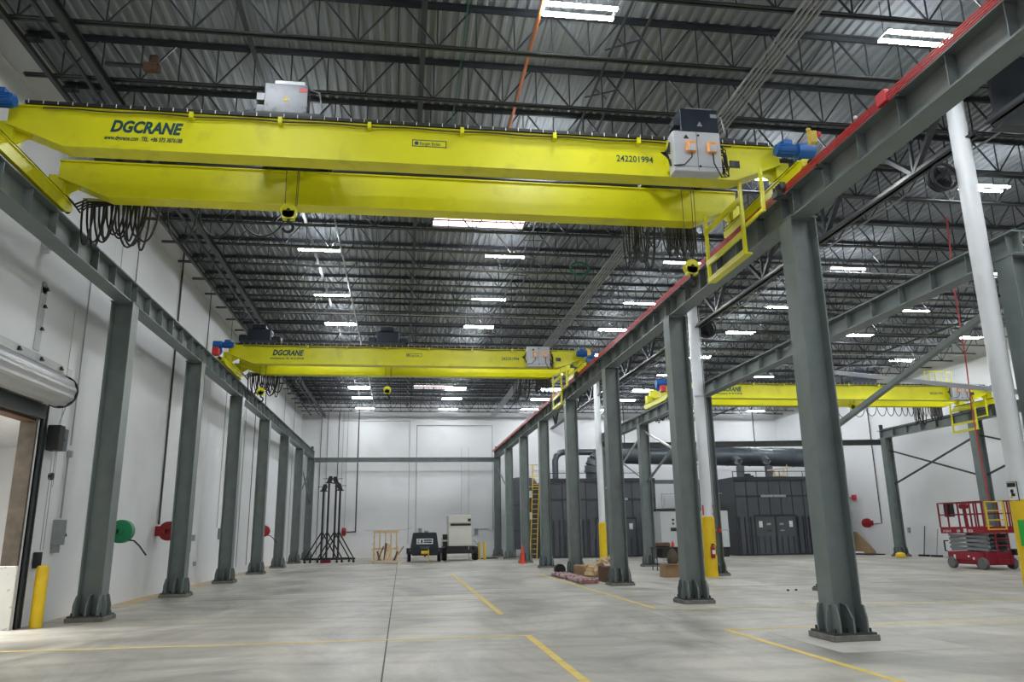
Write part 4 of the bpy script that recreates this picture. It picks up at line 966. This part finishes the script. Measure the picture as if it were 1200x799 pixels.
# standing table
t = thing('work_table', (10.6, 31.0, 0), 'small dark work table with things on it behind the right bay column', 'table')
MB().box(-.5, .5, -.35, .35, .86, .9).build('table_top', M['steel_dark'], t)
for x in (-.45, .45):
    for y in (-.3, .3): MB().bar((x, y, 0), (x, y, .86), .035).build('leg', M['steel_dark'], t)
MB().box(-.45, .45, -.3, .3, .25, .28).build('shelf', M['steel_dark'], t)
solo(MB().bbox(10.2, 10.75, 30.72, 31.1, .9, 1.08, .04), 'rag_bundle', M['brown'], 'brown bundle lying on the small work table', 'bundle')
solo(MB().lathe((10.88, 30.8, .9), [(.06, 0), (.06, .16), (.02, .2), (.02, .24)], 12), 'red_bottle', M['cone'], 'small red bottle on the small work table', 'bottle')
solo(MB().bbox(10.15, 10.4, 30.75, 31.0, .28, .45, .02), 'wheel_bag', M['cabinet'], 'pale small box on the lower shelf of the work table', 'box')
# cardboard boxes behind second column
t = thing('cardboard_box', (9.38, 26.5, 0), 'brown cardboard box on the floor left of the white pole with the extinguisher', 'box')
MB().box(-.45, .45, -.3, .3, 0, .44).build('carton', M['cardboard'], t)
MB().box(-.43, -.0, -.5, -.3, .42, .44).build('flap', M['cardboard'], t)
solo(MB().lathe((9.32, 26.5, .44), [(.16, 0), (.2, .1), (.17, .3), (.1, .44), (.04, .5)], 14), 'paper_bag', M['wood_old'], 'crumpled brown bag standing on the cardboard box', 'bag')

# materials laid between the third and fourth middle columns
t = thing('wrapped_bundle', (5.8, 26.3, 0), 'long pinkish plastic-wrapped bundle lying beside the middle columns', 'bundle')
for k in range(4): MB().cyl((-.25+.14*k, 2.6, .07), (-.25+.14*k, -2.3, .07), .07, 10).build('wrapped_pipe', M['plastic_wrap'], t)
for y in (-1.8, 0, 1.8): MB().cbox((-.04, y, .07), (.6, .06, .155)).build('strap', M['grey_box'], t)
solo(MB().bbox(6.3, 7.0, 27.6, 28.75, 0, .38, .02), 'long_box', M['cardboard'], 'long brown box lying behind the pink wrapped bundle', 'box')
solo(MB().cyl((5.88, 29.1, .2), (5.88, 29.4, .2), .2, 18).cyl((5.88, 29.05, .2), (5.88, 29.1, .2), .1, 14), 'black_roll', M['black'], 'black roll on its side behind the long brown box', 'roll')
t = thing('packing_pile', (6.75, 25.0, 0), 'brown wooden box with crumpled yellow packing paper in front of the second middle column', 'crate')
MB().box(-.35, .45, -.35, .45, .04, .46).box(-.38, .48, -.38, .48, 0, .05).build('box', M['brown'], t)
random.seed(5)
pb = MB()
for k in range(16):
    c = Vector((random.uniform(-.3, .4), random.uniform(-.3, .6), .5+random.uniform(0, .2))); pb.cbox(c, (random.uniform(.12, .3), random.uniform(.1, .25), random.uniform(.05, .15)), random.uniform(0, 3), random.uniform(-.6, .6), random.uniform(-.6, .6))
pb.build('packing_paper', M['wood'], t)
t = thing('packing_paper', (6.6, 26.9, 0), 'heap of crumpled yellow packing paper between the long box and the brown box', 'packing paper')
pb = MB()
for k in range(10):
    c = Vector((random.uniform(-.2, .3), random.uniform(-.5, .5), .1+random.uniform(0, .3))); pb.cbox(c, (random.uniform(.15, .3), random.uniform(.15, .25), random.uniform(.06, .16)), random.uniform(0, 3), random.uniform(-.5, .5), random.uniform(-.5, .5))
pb.build('heap', M['wood'], t)

# ------------------------------------------------------------------ right wall things
t = thing('leaning_cardboard', (XE, 44.5, 0), 'big brown sheet of cardboard leaning on the right wall', 'cardboard')
MB().prism([(-1.5, 0), (1.5, 0), (1.5, .8), (1.1, 1.3), (.7, 1.3), (-1.5, .15)], 'x', -.03, 0).build('sheet', M['cardboard'], t).rotation_euler = (0, .25, 0)
t.location.x = XE-.42
solo(MB().bbox(26.2, 27.2, 41.6, 43.4, 0, .06, .02), 'dark_sheet', M['black'], 'dark flat sheet on the floor in front of the leaning cardboard', 'sheet')
solo(MB().bbox(26.5, 27.2, 43.6, 44.2, 0, .14, .06), 'white_rags', M['sign_white'], 'pale rags on the floor left of the leaning cardboard', 'rags')
solo(MB().lathe((25.6, 37.9, 0), [(.2, 0), (.26, .05), (.22, .2), (.1, .26), (0, .27)], 10), 'yellow_bag', M['yellow_pole'], 'yellow bag on the floor at the foot of the last right wall column', 'bag')
for k, (y, h, m, nm) in enumerate(((38.7, 1.55, 'black', 'dark push broom'), (37.7, 1.4, 'conduit', 'pale push broom'))):
    t = thing('push_broom', (XE-.4, y, 0), '%s leaning on the right wall left of the red lift' % nm, 'broom')
    MB().box(-.06, .06, -.4, .4, 0, .09).build('brush', M['black'], t)
    MB().bar((0, 0, .07), (.36, .12, h), .03).build('handle', M[m], t)
for (y, z, m, lab) in ((41.0, 3.3, 'grey_box', 'small grey box on the right wall behind the last column'), (40.2, 1.35, 'conduit', 'small grey outlet on the right wall')):
    solo(MB().bbox(XE-.08, XE, y-.09, y+.09, z-.14, z+.14, .01), 'wall_box', M[m], lab, 'electrical box')
solo(MB().tube([(XE-.05, 42.6, 9.9), (XE-.05, 42.6, 1.75), (XE-.05, 43.3, 1.72)], .03), 'wall_conduit', M['conduit_dark'], 'dark pipe down the right wall to the red hose reel', 'conduit')
solo(MB().tube([(XE-.05, 49, 3.4), (XE-.05, 45.2, 3.35)], .03).bbox(XE-.16, XE, 44.9, 45.2, 3.2, 3.5, .02), 'alarm_horn', M['red_bar'], 'pinkish red alarm horn with a pipe on the right wall', 'alarm')
for (x, y, z) in ((26.5, 45.0, 5.2),):
    solo(MB().lathe((x, y, z), [(.05, .35), (.22, .1), (.26, 0)], 20).cyl((x, y, z+.3), (x, y, z+.5), .03, 8), 'flood_lamp', M['sign_white'], 'small pale dome lamp above the right booth beside the nearest column', 'lamp')
# small bits on the floor
for k, (x, y) in enumerate(((9.95, 19.6), (10.2, 19.65))): solo(MB().lathe((x, y, 0), [(.03, 0), (.035, .02), (.02, .045)], 10), 'floor_nut', M['black'], 'small dark nut on the floor left of the nearest big column foot', 'nut', 'dark nuts on the floor')
solo(MB().box(9.0, 9.5, 33.5, 33.9, .0, .004), 'paper_scrap', M['sign_white'], 'white scrap lying on the floor in front of the right booth', 'paper scrap')

# ------------------------------------------------------------------ scissor lift, long side facing left
t = thing('scissor_lift', (20.95, 25.9, 0), 'red scissor lift with railings parked by the right wall', 'scissor lift')
W, Lg = 1.15, 2.35
MB().bbox(.05, W-.05, .1, Lg-.1, .16, .62, .03).bbox(.0, W, .3, Lg-.5, .30, .62, .02).build('chassis', M['red'], t)
for y in (.32, Lg-.42):
    for x in (-.0, W):
        o = MB().lathe((x-.08, y, .21), [(.12, 0), (.2, .0), (.21, .04), (.21, .12), (.2, .16), (.12, .16)], 24, 'x').build('wheel', M['wheel_grey'], t)
        MB().cyl((x-.07, y, .21), (x+.07, y, .21), .11, 18).build('hub', M['black'], o)
MB().bar((.15, Lg, .62), (.15, Lg+.12, .62), .04).bar((.15, Lg+.12, .62), (.15, Lg+.12, 1.0), .04).bar((.15, Lg+.12, 1.0), (.15, Lg-.1, 1.0), .04).build('rear_guard', M['black'], t)
sc = MB()
for k in range(4):
    z = .68+.15*k
    for x in (.15, W-.2):
        sc.bar((x, .15, z), (x, Lg-.2, z+.1), .05, .09); sc.bar((x+.06, .15, z+.1), (x+.06, Lg-.2, z), .05, .09)
for k in range(5): sc.cyl((.1, Lg/2, .68+.14*k), (W-.12, Lg/2, .68+.14*k), .03, 10)
sc.build('scissor_stack', M['grey_box'], t)
MB().box(.0, W, 0, Lg, 1.28, 1.34).box(-.02, 0, -.0, Lg, 1.28, 1.52).box(W, W+.02, 0, Lg, 1.28, 1.52).box(0, W, Lg, Lg+.02, 1.28, 1.52).box(0, W, -.02, 0, 1.28, 1.52).build('platform', M['red'], t)
r = MB()
ys = [0, .28, .62, 1.25, 1.85, Lg]
for x in (0, W):
    for y in ys: r.bar((x, y, 1.5), (x, y, 2.42), .045)
    for z in (1.98, 2.42): r.bar((x, 0, z), (x, Lg, z), .045)
for y in (0, Lg):
    for z in (1.98, 2.42):
        if y: r.bar((0, y, z), (W, y, z), .045)
r.build('guard_rail', M['red'], t)
g = MB().bar((.12, -.03, 1.4), (.12, -.03, 2.4), .05).bar((.85, -.03, 1.4), (.85, -.03, 2.4), .05)
for z in (1.42, 1.75, 2.08, 2.4): g.bar((.12, -.03, z), (.85, -.03, z), .04)
g.build('gate', M['yellow_pole'], t, 'yellow entry gate')
MB().bar((1.02, -.03, 1.4), (1.02, -.03, 2.42), .045).bar((.85, -.03, 2.42), (W, -.03, 2.42), .045).bar((.85, -.03, 1.98), (W, -.03, 1.98), .045).build('gate_post', M['red'], t)
MB().bbox(.04, .25, 1.75, 2.1, 1.9, 2.4, .02).build('control_box', M['black'], t)
MB().bar((.1, 1.0, 1.5), (.1, 1.05, 2.3), .09).bbox(.02, .18, .85, 1.25, 2.18, 2.36, .04).build('control_post', M['red'], t)
l = MB().bar((.3, -.08, .2), (.3, -.08, 1.28), .04).bar((.8, -.08, .2), (.8, -.08, 1.28), .04)
for z in (.35, .6, .85, 1.1): l.bar((.3, -.08, z), (.8, -.08, z), .035)
l.build('ladder', M['red'], t)
MB().bbox(W-.15, W+.1, -.1, .35, .5, .72, .02).build('battery_tray', M['black'], t)
text('SKYJACK', .12, (-.024, Lg-.12, 1.33), M['letter_white'], t, rot=(PI/2, 0, -PI/2), shear=.2)
text('SJIII', .13, (-.024, 1.45, 1.33), M['letter_white'], t, rot=(PI/2, 0, -PI/2), bold=.003)
text('3226', .13, (-.024, .85, 1.33), M['letter_white'], t, rot=(PI/2, 0, -PI/2), bold=.003)
MB().box(-.024, -.02, .92, 1.08, 1.32, 1.46).build('number_plate', M['sign_white'], t)
for (y, z, h) in ((1.75, .3, .2), (.75, .34, .08), (1.0, .42, .06)): MB().box(-.004, .0, y, y+.09, z, z+h).build('decal', M['sign_white'], t)
solo(MB().bbox(21.35, 21.7, 26.4, 26.7, 1.345, 1.55, .02), 'yellow_case', M['yellow_pole'], 'small yellow case on the platform of the red lift', 'case')

# ------------------------------------------------------------------ world and view
w = bpy.data.worlds.new('world'); SC.world = w; w.use_nodes = True
w.node_tree.nodes['Background'].inputs[0].default_value = (.5, .55, .6, 1); w.node_tree.nodes['Background'].inputs[1].default_value = .05
# unseen fill light, added to brighten the side room
ld = bpy.data.lights.new('side_room_fill', 'AREA'); ld.energy = 420; ld.size = 2.5; ld.color = (1, .98, .95)
lo = bpy.data.objects.new('side_room_fill', ld); COL.objects.link(lo); lo.location = (-10.5, 15, 4.3)
tag(lo, 'added unseen fill light brightening the side room behind the roller door', 'ceiling light')
vs = SC.view_settings; vs.view_transform = 'Standard'; vs.look = 'None'; vs.gamma = 1; vs.use_curve_mapping = False; vs.exposure = 0.95
SC.cycles.use_denoising = True
SC.cycles.max_bounces = 8; SC.cycles.diffuse_bounces = 4; SC.cycles.glossy_bounces = 3
SC.cycles.sample_clamp_indirect = 6
